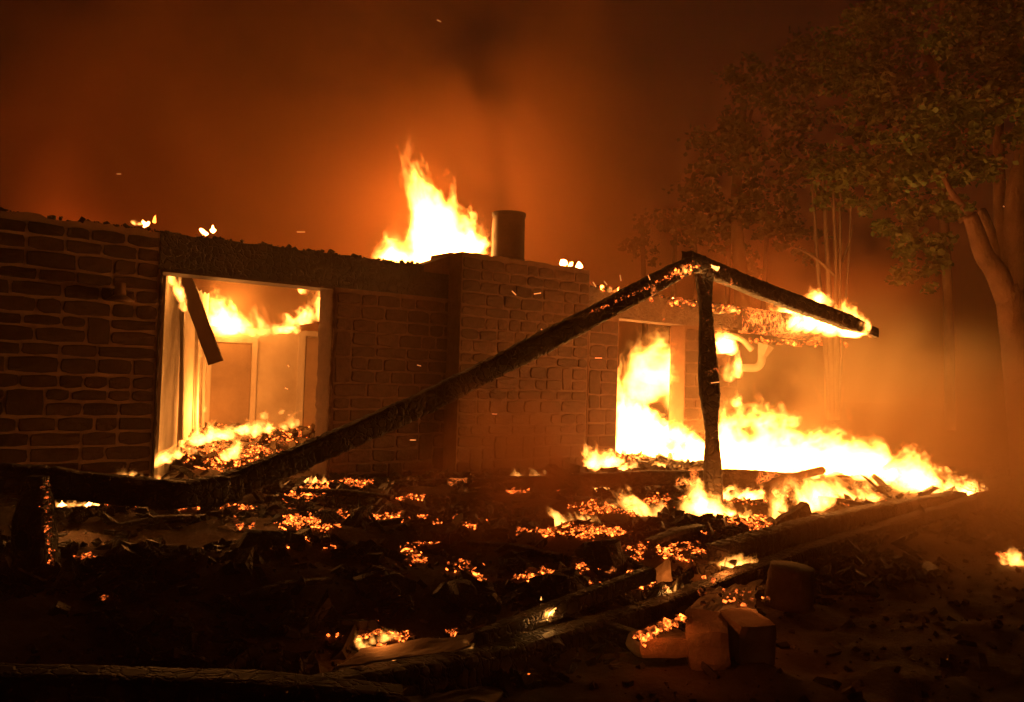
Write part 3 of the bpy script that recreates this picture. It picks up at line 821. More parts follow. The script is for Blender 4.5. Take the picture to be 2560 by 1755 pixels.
# ------------------------------------------------------------------ embers
def ember_patch(px, py, w, h, n, label, mat=M_ember, s=.012, seed=0, surf=None, d=None, slope=0.0):
    rnd = random.Random(seed*7+int(px)); parts = []
    cl = [(rnd.gauss(0, .45), rnd.gauss(0, .4)) for _ in range(max(4, n//8))]
    for i in range(int(n*3.6)):
        q_ = rnd.choice(cl); gx = max(-1.2, min(1.2, q_[0]+rnd.gauss(0, .10))); gy = max(-1.2, min(1.2, q_[1]+rnd.gauss(0, .16)))
        x = px+gx*w*.68; y = py+gy*h*.62+slope*gx*w/2
        p = at(x, y, d) if d else on_ground(x, y, .015)
        k = depth_of(p)/8
        sz = s*k*(.4+1.4*rnd.random()**2)
        parts.append(chip(p+Vector((0, 0, sz*.3)), sz*(.9+rnd.random()**2*4), sz*.8, sz*.6, rnd, .6))
    vs, fs = join(*parts)
    return tag(mk('embers', vs, fs, mat), label, kind='stuff')
EP = [
 (320, 520, 60, 22, 190, 'glowing ember bed below the right jamb of the left opening'),
 (300, 497, 40, 10, 80, 'embers along the foot of the left opening'),
 (330, 487, 60, 10, 90, 'embers at the threshold below the rafter'),
 (285, 503, 26, 18, 60, 'ember spots left of the bright ember bed'),
 (415, 498, 46, 4, 120, 'narrow bright ember strip at the middle wall foot'),
 (375, 517, 50, 8, 80, 'ember line right of the bright ember bed'),
 (415, 516, 40, 6, 40, 'thin ember dots below the middle wall'),
 (520, 491, 30, 3, 40, 'thin ember line on the sill beam'),
 (575, 532, 70, 14, 190, 'burning ember bed right of the drifting smoke'),
 (250, 524, 18, 14, 25, 'few ember spots below the left opening'),
 (80, 557, 26, 4, 30, 'small red ember line right of the stump'),
 (105, 597, 8, 4, 8, 'two lone embers in the dark lower left'),
 (88, 690, 9, 6, 16, 'lone ember at the bottom left corner'),
 (370, 640, 60, 26, 260, 'large ember heap above the pale bottom board'),
 (460, 634, 28, 10, 70, 'red embers at the right end of the pale board'),
 (635, 553, 30, 30, 90, 'embers on the thin charred rafter'),
 (625, 584, 60, 8, 90, 'ember line under the thin charred rafter'),
 (665, 592, 30, 10, 70, 'embers beside the torn panel scrap'),
 (480, 578, 12, 6, 14, 'pair of lone embers at the lower centre'),
 (130, 503, 50, 7, 60, 'dull glow under the left log'),
 (650, 504, 60, 14, 130, 'embers left of the post foot'),
 (760, 497, 90, 14, 240, 'ember bed right of the post foot'),
 (755, 522, 70, 16, 130, 'embers under the short burnt log'),
 (840, 500, 60, 12, 110, 'embers among the right flames'),
 (525, 677, 6, 3, 4, 'single ember at the bottom, right of centre'),
 (950, 511, 26, 4, 26, 'embers on the slope at the right end of the beams'),
 (1010, 556, 18, 8, 22, 'embers of the small fire at the right edge'),
]
for i, (x, y, w, h, n, lab) in enumerate(EP):
    ember_patch(x, y, w, h, n, lab, M_ember if i not in (9, 10, 11, 12, 14, 19) else M_emberd, .0066, i)
EP2 = [(602, 508, 60, 14, 130, 'embers in front of the chimney corner fire'), (690, 552, 60, 16, 140, 'embers below the post foot'), (545, 575, 46, 12, 80, 'embers in the rubble below the smoke'),
 (470, 522, 60, 8, 90, 'embers in front of the middle wall'), (225, 506, 70, 6, 80, 'embers under the rafter foot'), (350, 482, 60, 5, 90, 'embers at the wall foot right of the left opening'), (610, 560, 40, 30, 110, 'embers around the rounded black lump'), (560, 488, 70, 6, 80, 'embers along the sill beam'), (300, 545, 90, 20, 46, 'stray embers in the lower left rubble'), (430, 565, 120, 30, 40, 'stray embers in the dark centre')]
for i, (x, y, w, h, n, lab) in enumerate(EP2): ember_patch(x, y, w, h, n, lab, M_ember, .0062, 60+i)
ember_patch(240, 430, 170, 30, 420, 'ember bed covering the floor of the left room', M_ember, .008, 40)
ember_patch(220, 455, 130, 26, 330, 'embers at the doorstep of the left opening', M_ember, .007, 41)
ember_patch(640, 452, 80, 16, 200, 'embers on the doorway threshold', M_ember, .013, 42)
# embers clinging to timber
def line_embers(p0, p1, n, w, label, mat=M_ember, s=.01, seed=0):
    rnd = random.Random(seed); parts = []
    for i in range(n):
        p = Vector(p0).lerp(Vector(p1), rnd.random())+Vector((rnd.gauss(0, w), rnd.gauss(0, w), rnd.gauss(0, w)))
        q = s*(.4+1.3*rnd.random()**2); parts.append(chip(p, q*1.7, q, q, rnd, .5))
    vs, fs = join(*parts); return tag(mk('embers', vs, fs, mat), label, kind='stuff')
line_embers(at(46, 480, 5.16), at(51, 566, 5.16), 110, .012, 'glowing crack down the right edge of the stump', M_emberd, .0032, 1)
line_embers(at(740, 341, 18.2), at(843, 343.5, 18.6), 150, .03, 'embers along the underside of the wall plate', M_ember, .022, 2)
line_embers(at(663, 278, 8.98), at(694, 267, 9.05), 110, .03, 'embers on the porch apex', M_ember, .006, 3)
line_embers(at(590, 313, 8.58), at(655, 284, 8.9), 130, .010, 'ember streak along the left rafter', M_emberd, .0036, 4)
line_embers(at(640, 639, 4.75), at(682, 618, 4.9), 110, .012, 'embers along the edge of the cracked slab', M_ember, .008, 5)
line_embers(at(700, 592, 5.45), at(762, 600, 5.5), 40, .03, 'embers on the crumpled shiny sheet', M_emberd, .007, 6)
line_embers(at(589, 287, 14), at(690, 304, 15), 60, .04, 'embers along the wall top beyond the chimney', M_emberd, .016, 7)
line_embers(at(672, 300, 14.9), at(738, 312, 15.5), 50, .05, 'embers on top of the lintel behind the post', M_ember, .018, 8)

# ------------------------------------------------------------------ flames
def tongue(b, t, w, seed, bend=.18, fat=.32, flat=.7, amp=1.0):
    """closed body of one flame from base b to tip t"""
    b = Vector(b); t = Vector(t); D = t-b; L = D.length; T = D.normalized()
    S = T.cross(F).normalized(); Q = S.cross(T).normalized()
    rnd = random.Random(seed); ph = rnd.uniform(0, 6); n = 12; m = 20; V = []; Fc = []
    for j in range(m+1):
        s = j/m
        prof = (math.sin(math.pi*min(1, (s+.08)/(fat+.08)*.5)) if s < fat else (1-(s-fat)/(1-fat))**1.15)
        if j == 0: prof = .45
        prof = max(prof, .012); 
        r = w/2*prof*(1+.28*math.sin(s*8+ph*2))
        off = S*(bend*L*(math.sin(ph+s*5.5)-math.sin(ph))*.35*s) + Q*(bend*L*.2*math.cos(ph+s*4)*s)
        c = b+D*s+off
        for k in range(n):
            a = 6.28318*k/n
            q = Vector((math.cos(a), math.sin(a), s*L/w*1.1))
            rr = r*max(.15, 1+amp*(.6*N.noise(q*1.3+Vector((seed*1.7, 0, 0)))+.7*N.noise(q*3.4+Vector((0, seed*1.3, 0)))))
            V.append(c+S*math.cos(a)*rr+Q*math.sin(a)*rr*flat+T*(w*.7*N.noise(q*2.2+Vector((5, seed, 0)))*min(1, s*3)))
        if j:
            o = (j-1)*n
            for k in range(n): Fc.append((o+k, o+(k+1) % n, o+n+(k+1) % n, o+n+k))
    Fc.append(tuple(reversed(range(n)))); o = m*n; Fc.append(tuple(range(o, o+n)))
    return V, Fc
def dg(px, py): return depth_of(on_ground(px, py, .0))-.08
fcount = [0]
def fire(label, d, tongues, mat=None, cat='flames', group=None):
    """tongues: (base x, base y, tip x, tip y, width, [material], [depth offset])"""
    mat = mat or M_flame
    b = at(tongues[0][0], tongues[0][1], d)
    root = empty('fire', b, label, cat, group)
    for tg in tongues:
        bx, by, tx_, ty, w = tg[:5]; mm = tg[5] if len(tg) > 5 and tg[5] else mat; dd = d+(tg[6] if len(tg) > 6 else 0)
        fcount[0] += 1
        vs, fs = tongue(at(bx, by, dd), at(tx_, ty, dd), w*dd/FPX, fcount[0]*3.1)
        B = at(bx, by, dd); T_ = at(tx_, ty, dd)
        if w*abs(by-ty) < 32:
            vs, fs = tongue(B, T_, w*dd/FPX, fcount[0]*3.1)
            mk('tongue', vs, fs, SMALL[mm], root, smooth=True)
        else:
            D = T_-B; Ln = D.length*1.3; Z = D.normalized(); X = Z.cross(F).normalized(); Y = Z.cross(X).normalized()
            key = round(w*dd/FPX/Ln, 2); R_ = w*dd/FPX*.95; V = []; Fc = []; n = 10; m_ = 9
            for j in range(m_+1):
                z = j/m_; r = (max(.02, math.sin(math.pi*min(1, .12+z*.9))))**.6*(1-.55*z) if j < m_ else .02
                for k in range(n):
                    a_ = 6.28318*k/n; V.append(B-D*.06+X*math.cos(a_)*R_*r+Y*math.sin(a_)*R_*r*.8+Z*z*Ln)
                if j:
                    o_ = (j-1)*n
                    for k in range(n): Fc.append((o_+k, o_+(k+1) % n, o_+n+(k+1) % n, o_+n+k))
            Fc.append(tuple(reversed(range(n)))); o_ = m_*n; Fc.append(tuple(range(o_, o_+n)))
            Mx = Matrix((X, Y, Z)); o0 = B-D*.06        # rows: world -> local
            me = bpy.data.meshes.new('tongue'); me.from_pydata([tuple(Mx @ (v-o0)) for v in V], [], Fc); me.shade_smooth(); me.materials.append(mm)
            ob = bpy.data.objects.new('tongue', me); C.objects.link(ob); ob.parent = root
            ob.matrix_basis = Matrix.Translation(o0-root.location) @ Mx.transposed().to_4x4()
    return root
Wt, Fl, Th, Wi = M_flame_white, M_flame, M_flame_thin, M_wisp
def licks(x0, y0, x1, y1, n, hmin, hmax, wmin, wmax, seed, lean=0, mats=(Fl, Th), dd=.3, arc=0):
    r = random.Random(seed); out = []
    for i in range(n):
        t = (i+r.random())/n; x = x0+(x1-x0)*t; y = y0+(y1-y0)*t+arc*math.sin(t*math.pi)
        h = hmin+(hmax-hmin)*r.random()**1.7; lean_ = lean+r.gauss(0, .3); out.append((x, y+2, x+lean_*h, y-h, r.uniform(wmin, wmax), r.choice(mats), r.uniform(-dd, dd)))
    return out
fire('tall bright flames leaping above the wall left of the flue pipe', 14.3,
     [(444, 270, 436, 200, 58, Wt), (434, 250, 403, 146, 44, Fl), (428, 225, 404, 148, 26, Fl), (455, 268, 446, 176, 44, Fl), (464, 270, 468, 208, 40, Wt), (474, 266, 480, 228, 26, Fl),
      (432, 268, 424, 196, 44, Wt), (452, 268, 452, 210, 44, Wt), (400, 266, 404, 224, 26, Th), (388, 266, 383, 230, 26, Fl), (378, 264, 375, 242, 16, Th), (396, 266, 391, 236, 28, Fl), (412, 268, 412, 234, 22, Fl),
      (406, 160, 410, 120, 14, Wi), (385, 262, 404, 205, 44, Wi), (470, 250, 476, 200, 30, Wi)])
fire('bright flame on the back wall top inside the left opening', 13.2,
     [(224, 333, 212, 288, 26, Wt), (232, 333, 226, 296, 24, Wt), (214, 330, 208, 300, 14, Fl), (240, 331, 250, 318, 18, Fl), (226, 332, 222, 305, 34, Fl)])
fire('wispy flames licking along the interior partition in the left opening', 13.4,
     licks(250, 333, 298, 330, 9, 10, 34, 12, 20, 5, -.5, (Th, Fl, Th)) + [(270, 325, 252, 288, 9, Wi), (262, 322, 246, 305, 8, Wi)])
fire('curling flames in the upper right corner of the left opening', 11.4,
     licks(300, 322, 330, 316, 8, 16, 40, 12, 18, 7, -.1, (Th, Fl, Th)) + [(322, 296, 331, 282, 14, Fl), (300, 292, 310, 281, 13, Fl), (326, 322, 330, 288, 16, Fl)])
fire('flames eating the upper left jamb of the left opening', 10.1,
     [(182, 300, 170, 270, 12, Fl), (173, 284, 163, 267, 11, Fl), (179, 294, 178, 274, 11, Fl), (177, 274, 174, 265, 12, Fl), (162, 294, 160, 276, 8, Th), (185, 310, 178, 288, 11, Fl)])
fire('low flames spread over the floor of the left room', 11.6,
     licks(166, 446, 200, 442, 6, 12, 38, 14, 22, 11, .1, (Fl, Fl, Th), .6) + licks(205, 440, 252, 430, 7, 8, 30, 12, 22, 12, .4, (Fl, Wt, Th), .9) + licks(252, 434, 292, 424, 5, 6, 18, 9, 15, 13, .5, (Fl, Th), .8) +
     [(205, 412, 203, 402, 6, Th), (262, 418, 266, 408, 10, Th), (282, 414, 280, 407, 8, Th)])
fire('flames at the doorstep just inside the left opening', 9.9,
     licks(156, 462, 190, 450, 4, 6, 14, 9, 14, 15, .8, (Fl, Th)) + [(154, 464, 186, 440, 12, Fl), (232, 457, 242, 436, 16, Fl), (312, 458, 324, 440, 12, Th), (222, 458, 236, 447, 12, Fl)])
fire('low flames along the top of the left log', 6.1, licks(116, 478, 166, 484, 9, 5, 13, 7, 13, 17, .2, (Fl, Fl, Th), .05))
fire('glowing flames under the foot of the long rafter', 6.6, licks(190, 503, 225, 494, 10, 3, 9, 4, 8, 18, .3, (Fl, Th), .1))
fire('low fire glowing beneath the left log', 6.3, licks(54, 505, 100, 503, 10, 2, 7, 5, 10, 19, .3, (Th, Fl), .15))
fire('tiny white flame lying under the long rafter', 7.4, [(255, 478, 262, 474, 6, Fl), (262, 478, 265, 475, 4, Th)])
fire('thin flames at the wall foot below the middle of the rafter', 10.6, licks(386, 485, 412, 484, 6, 3, 10, 4, 8, 21, .4, (Th, Fl), .1))
fire('small flames where the left opening meets the middle wall', 9.9, licks(300, 480, 330, 482, 6, 3, 10, 3, 7, 22, .2, (Th, Fl), .1))
fire('flame patch at the foot of the chimney breast', 10.9, licks(514, 483, 544, 481, 7, 9, 18, 9, 14, 23, -.5, (Th, Fl), .1) + [(545, 474, 543, 465, 5, Th)])
fire('small flames left of the chimney foot patch', 10.7, licks(466, 486, 492, 484, 5, 3, 8, 3, 6, 24, -.6, (Th, Fl), .1))
fire('row of tiny flames right of the chimney foot patch', 10.8, licks(552, 480, 580, 477, 4, 3, 7, 4, 6, 25, -.2, (Fl, Th), .1))
fire('bright flames at the outer chimney corner', 12.6, licks(586, 466, 614, 464, 7, 12, 28, 12, 20, 26, -.2, (Fl, Wt, Fl), .2) + [(586, 455, 584, 438, 6, Fl)])
fire('small bright fire in front of the chimney corner', 10.3, licks(590, 491, 608, 490, 5, 9, 18, 9, 14, 27, -.1, (Fl, Wt), .1))
fire('raging fire filling the right doorway', 15.2,
     [(628, 462, 624, 385, 24, Wt), (640, 462, 632, 410, 26, Wt), (655, 464, 642, 426, 24, Wt), (622, 440, 621, 350, 10, Fl), (672, 464, 660, 436, 24, Wt), (690, 464, 672, 438, 24, Wt),
      (700, 464, 684, 446, 20, Wt), (645, 400, 640, 334, 44, Wi, .6), (668, 400, 660, 335, 40, Wi, .8), (632, 395, 634, 326, 24, Th, .4), (680, 400, 678, 345, 22, Wi, .9), (648, 380, 645, 328, 54, Wi, .8), (672, 372, 668, 330, 44, Wi, 1.)]
     + [(626, 465, 622, 362, 36, Wt), (640, 466, 630, 386, 40, Wt), (660, 466, 646, 410, 38, Wt), (690, 468, 668, 424, 44, Wt), (640, 400, 634, 334, 50, Th, .3), (662, 392, 656, 332, 56, Th, .6), (648, 380, 660, 326, 60, Th, .2), (676, 410, 674, 335, 30, Th, .4), (704, 470, 690, 440, 34, Wt)]
     + licks(622, 410, 700, 450, 14, 12, 40, 14, 26, 28, -.8, (Th, Fl, Fl), .5))
fire('flames spilling over the doorway threshold', 13.2, licks(620, 468, 700, 474, 13, 4, 16, 8, 18, 29, -.4, (Fl, Wt, Th), .3))
R1 = [(745, 482, 738, 418, 50, Wt, -.6), (785, 484, 776, 424, 54, Wt, -.6), (835, 486, 826, 430, 50, Wt, -.6), (870, 488, 862, 436, 44, Wt, -.6), (735, 480, 728, 408, 56, Wt), (765, 482, 756, 404, 60, Wt), (795, 482, 782, 414, 60, Wt), (825, 482, 812, 430, 58, Wt), (850, 482, 842, 436, 54, Wt), (880, 486, 868, 440, 44, Wt), (720, 478, 718, 400, 34, Fl),
      (905, 490, 900, 452, 40, Wt)]
fire('huge white-hot fire right of the porch post', 13.2, R1 + licks(722, 424, 800, 424, 12, 6, 26, 14, 28, 30, -.7, (Th, Th, Wi), .5) + licks(800, 440, 870, 452, 11, 5, 22, 12, 24, 31, -.7, (Fl, Th, Wi), .5)
     + [(760, 400, 748, 376, 10, Wi), (830, 420, 808, 376, 8, Wi), (850, 420, 846, 398, 8, Wi)])
fire('bright tongues on the crest of the right fire', 11.7, [(840, 470, 828, 430, 44, Wt), (850, 466, 846, 432, 36, Fl), (866, 476, 860, 436, 44, Wt), (888, 486, 880, 446, 40, Wt)] + licks(870, 470, 930, 494, 9, 10, 24, 12, 22, 33, -.2, (Fl, Wt, Fl), .3))
fire('leaping flames near the right end of the fire', 11.4, [(912, 490, 902, 444, 40, Wt), (924, 492, 932, 452, 32, Fl), (905, 474, 900, 440, 24, Fl), (932, 494, 936, 462, 30, Wt), (918, 490, 912, 450, 38, Wt)])
fire('tapering low flames at the right tip of the fire', 11.2, licks(938, 500, 985, 497, 8, 12, 26, 14, 24, 34, -.3, (Fl, Wt, Wt), .2) + [(986, 497, 978, 480, 16, Fl), (955, 498, 948, 470, 28, Wt), (970, 498, 964, 476, 24, Wt)])
fire('flames in front of the right fire behind the broken beam', 10.3, licks(820, 502, 885, 512, 12, 16, 38, 14, 26, 35, -.6, (Fl, Fl, Wt), .4))
fire('flames twisting between the bent pipe and the burnt log', 9.4, licks(775, 518, 830, 504, 14, 16, 42, 12, 22, 36, -.5, (Fl, Fl, Wt), .4) + [(806, 522, 780, 532, 9, Fl)])
fire('flame curtain between the post foot and the bent pipe', 9.9, licks(722, 500, 775, 500, 10, 10, 20, 14, 22, 37, -.4, (Fl, Wt, Wt), .3) + licks(738, 524, 766, 518, 6, 18, 34, 9, 15, 38, -.6, (Fl, Fl), .2))
fire('bright flames swirling around the post foot', 8.8, [(716, 518, 682, 480, 30, Wt), (735, 532, 702, 496, 30, Wt), (744, 534, 722, 502, 26, Wt), (728, 544, 718, 518, 26, Wt), (750, 528, 746, 504, 14, Fl), (700, 512, 690, 488, 24, Fl)] + licks(686, 510, 750, 534, 11, 12, 30, 12, 22, 39, -.7, (Fl, Fl, Th), .2))
fire('low bright flames in front of the post foot', 8.2, licks(684, 542, 716, 542, 6, 10, 24, 12, 22, 40, -.3, (Fl, Wt), .15))
fire('orange flames leaning left of the post foot', 9.0, licks(630, 524, 664, 514, 8, 16, 38, 12, 20, 41, -.9, (Th, Fl, Fl), .2))
fire('scattered small flames in the rubble in front of the doorway', 8.6, licks(600, 510, 640, 500, 5, 6, 16, 8, 13, 61, -.7, (Th, Fl), .3) + licks(645, 535, 690, 525, 5, 6, 16, 8, 13, 62, -.7, (Th, Fl), .3))
fire('small flames licking the ember bed below the left opening', 7.9, licks(302, 524, 345, 522, 6, 4, 12, 7, 12, 63, -.2, (Th, Fl), .2))
fire('slender flames over the middle ember bed', 7.6, [(564, 530, 547, 507, 15, Wt), (560, 522, 546, 506, 10, Fl), (574, 528, 564, 511, 10, Th), (586, 526, 572, 506, 9, Fl), (592, 526, 584, 508, 9, Fl), (600, 528, 590, 510, 9, Th), (580, 534, 576, 522, 14, Fl)])
fire('small flame under the torn post fragment', 7.4, [(712, 560, 700, 553, 5, Fl), (712, 560, 724, 551, 5, Fl), (711, 561, 711, 554, 7, Fl)])
fire('bright burning wedge between the longest beam and the broken beam', 7.0, [(686, 588, 716, 570, 16, Wt), (700, 582, 730, 564, 20, Wt), (716, 576, 750, 556, 20, Wt), (696, 588, 712, 574, 16, Fl), (733, 570, 756, 556, 16, Wt), (676, 592, 696, 580, 12, Fl)], M_flame)
fire('little fire beside the torn panel', 6.1, licks(660, 592, 682, 590, 7, 4, 16, 3, 7, 44, -.1, (Fl, Th), .1))
fire('small curl of fire in the curled sheet', 5.0, [(545, 616, 552, 606, 5, Fl), (549, 615, 556, 609, 5, Fl), (541, 600, 541, 597, 2, Th)])
fire('small flame on the right end of the pale bottom board', 4.5, [(465, 650, 466, 636, 9, Th), (470, 650, 474, 642, 6, Th), (461, 652, 462, 647, 5, Fl)])
fire('flickering flames in the bottom ember heap', 4.6, licks(356, 642, 368, 652, 4, 10, 24, 8, 13, 46, .2, (Fl, Th), .1) + licks(372, 642, 396, 636, 5, 8, 18, 8, 13, 47, .2, (Th, Fl), .1))
fire('tiny flame halfway along the pale bottom board', 4.45, [(396, 662, 402, 655, 4, Fl), (393, 662, 397, 658, 3, Th)])
fire('burning crest on the wall plate top', 17.6, licks(780, 324, 842, 330, 9, 10, 18, 18, 28, 48, -.7, (Fl, Wt, Wt), .2) + [(796, 322, 770, 306, 22, Wt), (814, 324, 788, 308, 24, Wt), (834, 328, 806, 312, 24, Wt)])
fire('flames wrapped round the tip of the right rafter', 11.6, [(850, 334, 842, 300, 22, Wt, -.4), (857, 334, 850, 304, 24, Wt, -.4), (863, 334, 858, 310, 16, Fl, -.4), (848, 336, 850, 314, 28, Wt, -.4), (842, 332, 846, 316, 20, Fl, -.4), (867, 330, 864, 314, 10, Fl, -.4)])
fire('flame tuft on top of the right rafter', 11.3, [(820, 306, 808, 286, 18, Fl), (825, 308, 820, 288, 18, Th), (815, 304, 811, 288, 16, Fl), (828, 306, 829, 294, 12, Th), (821, 302, 816, 290, 14, Fl)])
fire('small flames on top of the lintel behind the post', 15.6, licks(714, 312, 735, 310, 5, 3, 8, 5, 9, 50, -.2, (Fl, Th), .1) + licks(672, 302, 700, 308, 5, 2, 6, 4, 7, 51, -.4, (Th, Fl), .1))
fire('flames blazing under the lintel beside the post', 15.8, [(724, 352, 722, 328, 26, Wt), (716, 348, 720, 328, 20, Fl), (738, 376, 737, 340, 10, Fl), (736, 406, 737, 390, 12, Fl), (730, 354, 733, 334, 16, Fl), (728, 380, 732, 350, 16, Th)])
fire('flames clinging to the porch apex', 9.05, licks(655, 282, 700, 266, 9, 3, 7, 4, 8, 52, -.8, (Th, Wi, Fl), .05) + [(718, 270, 712, 265, 5, Th)])
fire('small flames on the wall top at the far left', 10.2, [(133, 224, 136, 219, 8, Fl), (140, 225, 140, 221, 9, Fl), (147, 226, 144, 221, 6, Th), (154, 223, 156, 216, 4, Wi)])
fire('tiny flames on the wall top above the left opening', 11.0, [(202, 233, 204, 230, 7, Th), (213, 233, 213, 226, 4, Fl)])
fire('small flames on the wall top at the chimney corner', 13.6, [(580, 268, 579, 263, 5, Fl), (566, 265, 562, 262, 8, Th), (571, 266, 570, 263, 5, Th)])
fire('small flames on the wall top beyond the chimney', 13.9, [(610, 292, 607, 285, 7, Th), (604, 290, 602, 286, 5, Wi), (614, 292, 618, 288, 4, Wi)])
fire('larger fire on the ground at the right edge', dg(1012, 563), [(1014, 564, 1010, 545, 16, Wt), (1018, 565, 1020, 551, 13, Wt), (1009, 560, 1005, 550, 9, Fl), (1024, 568, 1024, 558, 8, Fl)])
fire('small fire on the ground above the right edge fire', dg(986, 539), [(984, 540, 983, 531, 12, Fl), (990, 540, 988, 533, 9, Fl)])
fire('thin slanting flame left of the right edge fire', dg(1003, 563), [(1005, 564, 996, 550, 8, Fl), (1003, 565, 999, 555, 6, Fl)])
fire('low flames on the slope beyond the right end of the beams', dg(955, 512), [(944, 513, 960, 509, 5, Fl), (958, 512, 966, 508, 4, Th)])

# sparks in the air
rnd = random.Random(5); parts = []
for (x, y, dx, dy) in ((512, 291, 4, 4), (534, 294, 7, -1), (417, 365, 4, 1), (595, 358, 7, 0), (492, 414, 5, 0), (410, 440, 6, 0), (288, 365, 1, 2), (285, 388, 3, 1), (288, 415, 2, 0), (297, 232, 8, 0), (117, 174, 4, 0), (437, 20, 4, 2),
                     (620, 275, 1, 6), (604, 281, 3, 4), (648, 275, 2, 5), (593, 282, 3, 5), (1003, 206, 1, 1), (711, 383, 8, -1), (500, 362, 1, 0), (541, 329, 1, 1)):
    a = at(x, y, 8.4); b = at(x+dx, y+dy, 8.4); D = (b-a)
    vs, fs = beam([a, b], .008, .008, x, .02, 0); parts.append((vs, fs))
m, nt, b_ = newmat('spark'); b_.inputs['Emission Color'].default_value = (1, .3, .06, 1); b_.inputs['Emission Strength'].default_value = 1.6; m.cycles.emission_sampling = 'NONE'
vs, fs = join(*parts); tag(mk('sparks', vs, fs, m), 'sparks drifting in the air', kind='stuff')

# ------------------------------------------------------------------ trees
def limb(pts, r0, r1, par, mat, name='limb'):
    return curve_tube(pts, lambda t: r0+(r1-r0)*t, 10, name=name, mat=mat, par=par)
def crown(par, clumps, mat, n_per, leaf, seed):
    rnd = random.Random(seed); V = []; Fc = []
    for (px, py, d, r) in clumps:
        c0 = at(px, py, d); R = r*d/FPX
        subs = []
        for _ in range(int(7+r/6)):
            v = Vector((rnd.gauss(0, 1), rnd.gauss(0, 1), rnd.gauss(0, 1))).normalized()*R*rnd.uniform(.35, 1)
            subs.append((c0+Vector((v.x, v.y*.8, v.z*.75)), R*rnd.uniform(.22, .45)))
        for _ in range(int(n_per*(r/40)**2)):
            c, rr = rnd.choice(subs)
            v = Vector((rnd.gauss(0, .5), rnd.gauss(0, .5), rnd.gauss(0, .32)))*rr
            if v.length > rr*1.3: continue
            p = c+v; s = leaf*rnd.uniform(.6, 1.3)
            nr = Vector((rnd.gauss(0, 1), rnd.gauss(0, 1)-.5, rnd.gauss(0, 1)+.8)).normalized()
            ax = nr.cross(Vector((rnd.random()-.5, rnd.random()-.5, rnd.random()-.5))).normalized(); ay = nr.cross(ax)
            b = len(V)
            # lobed leaf: folded, five points
            V += [p-ay*s*.5, p-ax*s*.5+ay*s*.02+nr*s*.08, p-ax*s*.3+ay*s*.32, p+ay*s*.55, p+ax*s*.3+ay*s*.32, p+ax*s*.5+ay*s*.02+nr*s*.08, p+nr*s*-.04]
            Fc += [(b, b+6, b+1), (b+1, b+6, b+2), (b+2, b+6, b+3), (b+3, b+6, b+4), (b+4, b+6, b+5), (b+5, b+6, b)]
    return mk('crown', V, Fc, mat, par)
tA = empty('tree', at(1012, 450, 14.5), 'big pale-barked tree forking into many limbs at the right edge', 'tree')
limb([at(1030, 500, 14.6), at(1026, 440, 14.6), at(1019, 370, 14.6), at(1012, 310, 14.6), at(1007, 285, 14.6)], .29, .21, tA, M_bark, 'trunk')
limb([at(1008, 300, 14.6), at(996, 272, 14.5), at(984, 255, 14.4), at(976, 232, 14.3), at(970, 215, 14.2)], .2, .11, tA, M_bark)
limb([at(1008, 292, 14.6), at(1000, 262, 14.7), at(986, 222, 14.8), at(982, 210, 14.9)], .14, .06, tA, M_bark)
limb([at(1010, 290, 14.6), at(1008, 255, 14.6), at(1001, 215, 14.6), at(999, 170, 14.6), at(999, 120, 14.7)], .15, .07, tA, M_bark)
limb([at(1012, 290, 14.6), at(1014, 240, 14.5), at(1015, 190, 14.4), at(1023, 150, 14.4), at(1030, 90, 14.4)], .2, .09, tA, M_bark)
limb([at(972, 216, 14.3), at(964, 208, 14.2), at(950, 190, 14.1), at(940, 170, 14)], .07, .03, tA, M_bark)
crown(tA, [(1000, 60, 14.2, 46), (960, 100, 14, 44), (990, 118, 13.8, 36), (1015, 95, 14, 36), (935, 130, 14.2, 36), (965, 165, 14.2, 36), (930, 175, 14.2, 30), (1010, 20, 14.4, 44), (1040, 60, 14.2, 50), (960, 40, 14.5, 38), (1040, 130, 14, 40), (960, 205, 14.3, 18)], M_leaf, 1100, .095, 1)
tB = empty('tree', at(835, 420, 18), 'leafy tree with a cluster of thin bare stems behind the porch rafter', 'tree')
for i, (x0, x1, x2, yt, r) in enumerate(((832, 828, 823, 170, .07), (835, 836, 833, 185, .06), (836, 840, 840, 160, .05), (830, 818, 812, 180, .055), (838, 848, 852, 205, .03))):
    limb([at(x0, 420, 18), at((x0+x1)/2, 330, 18), at(x1, 270, 18), at((x1+x2)/2, 225, 18), at(x2, yt, 18)], r, r*.5, tB, M_barkd, 'trunk' if i == 0 else 'limb')
limb([at(834, 275, 18), at(815, 258, 17.9), at(795, 247, 17.8)], .04, .015, tB, M_barkd)
limb([at(842, 262, 18), at(850, 240, 18), at(853, 225, 18)], .03, .012, tB, M_barkd)
crown(tB, [(880, 150, 17.5, 42), (845, 165, 17.6, 34), (915, 165, 17.2, 34), (905, 225, 17, 34), (925, 250, 17, 32), (915, 275, 17, 24), (880, 195, 17.4, 30), (935, 210, 17, 28), (835, 195, 18, 22), (890, 105, 17.6, 36), (860, 120, 17.8, 30)], M_leaf, 1150, .11, 2)
tC = empty('tree', at(925, 420, 20), 'tall tree with a forked bare upper branch near the top right', 'tree')
limb([at(950, 430, 20), at(948, 300, 20), at(940, 160, 20), at(933, 90, 20)], .12, .09, tC, M_barkd, 'trunk')
limb([at(934, 100, 20), at(933, 70, 20), at(922, 45, 20), at(915, 0, 20)], .12, .06, tC, M_bark)
limb([at(934, 75, 20), at(940, 40, 20), at(942, -10, 20)], .09, .05, tC, M_bark)
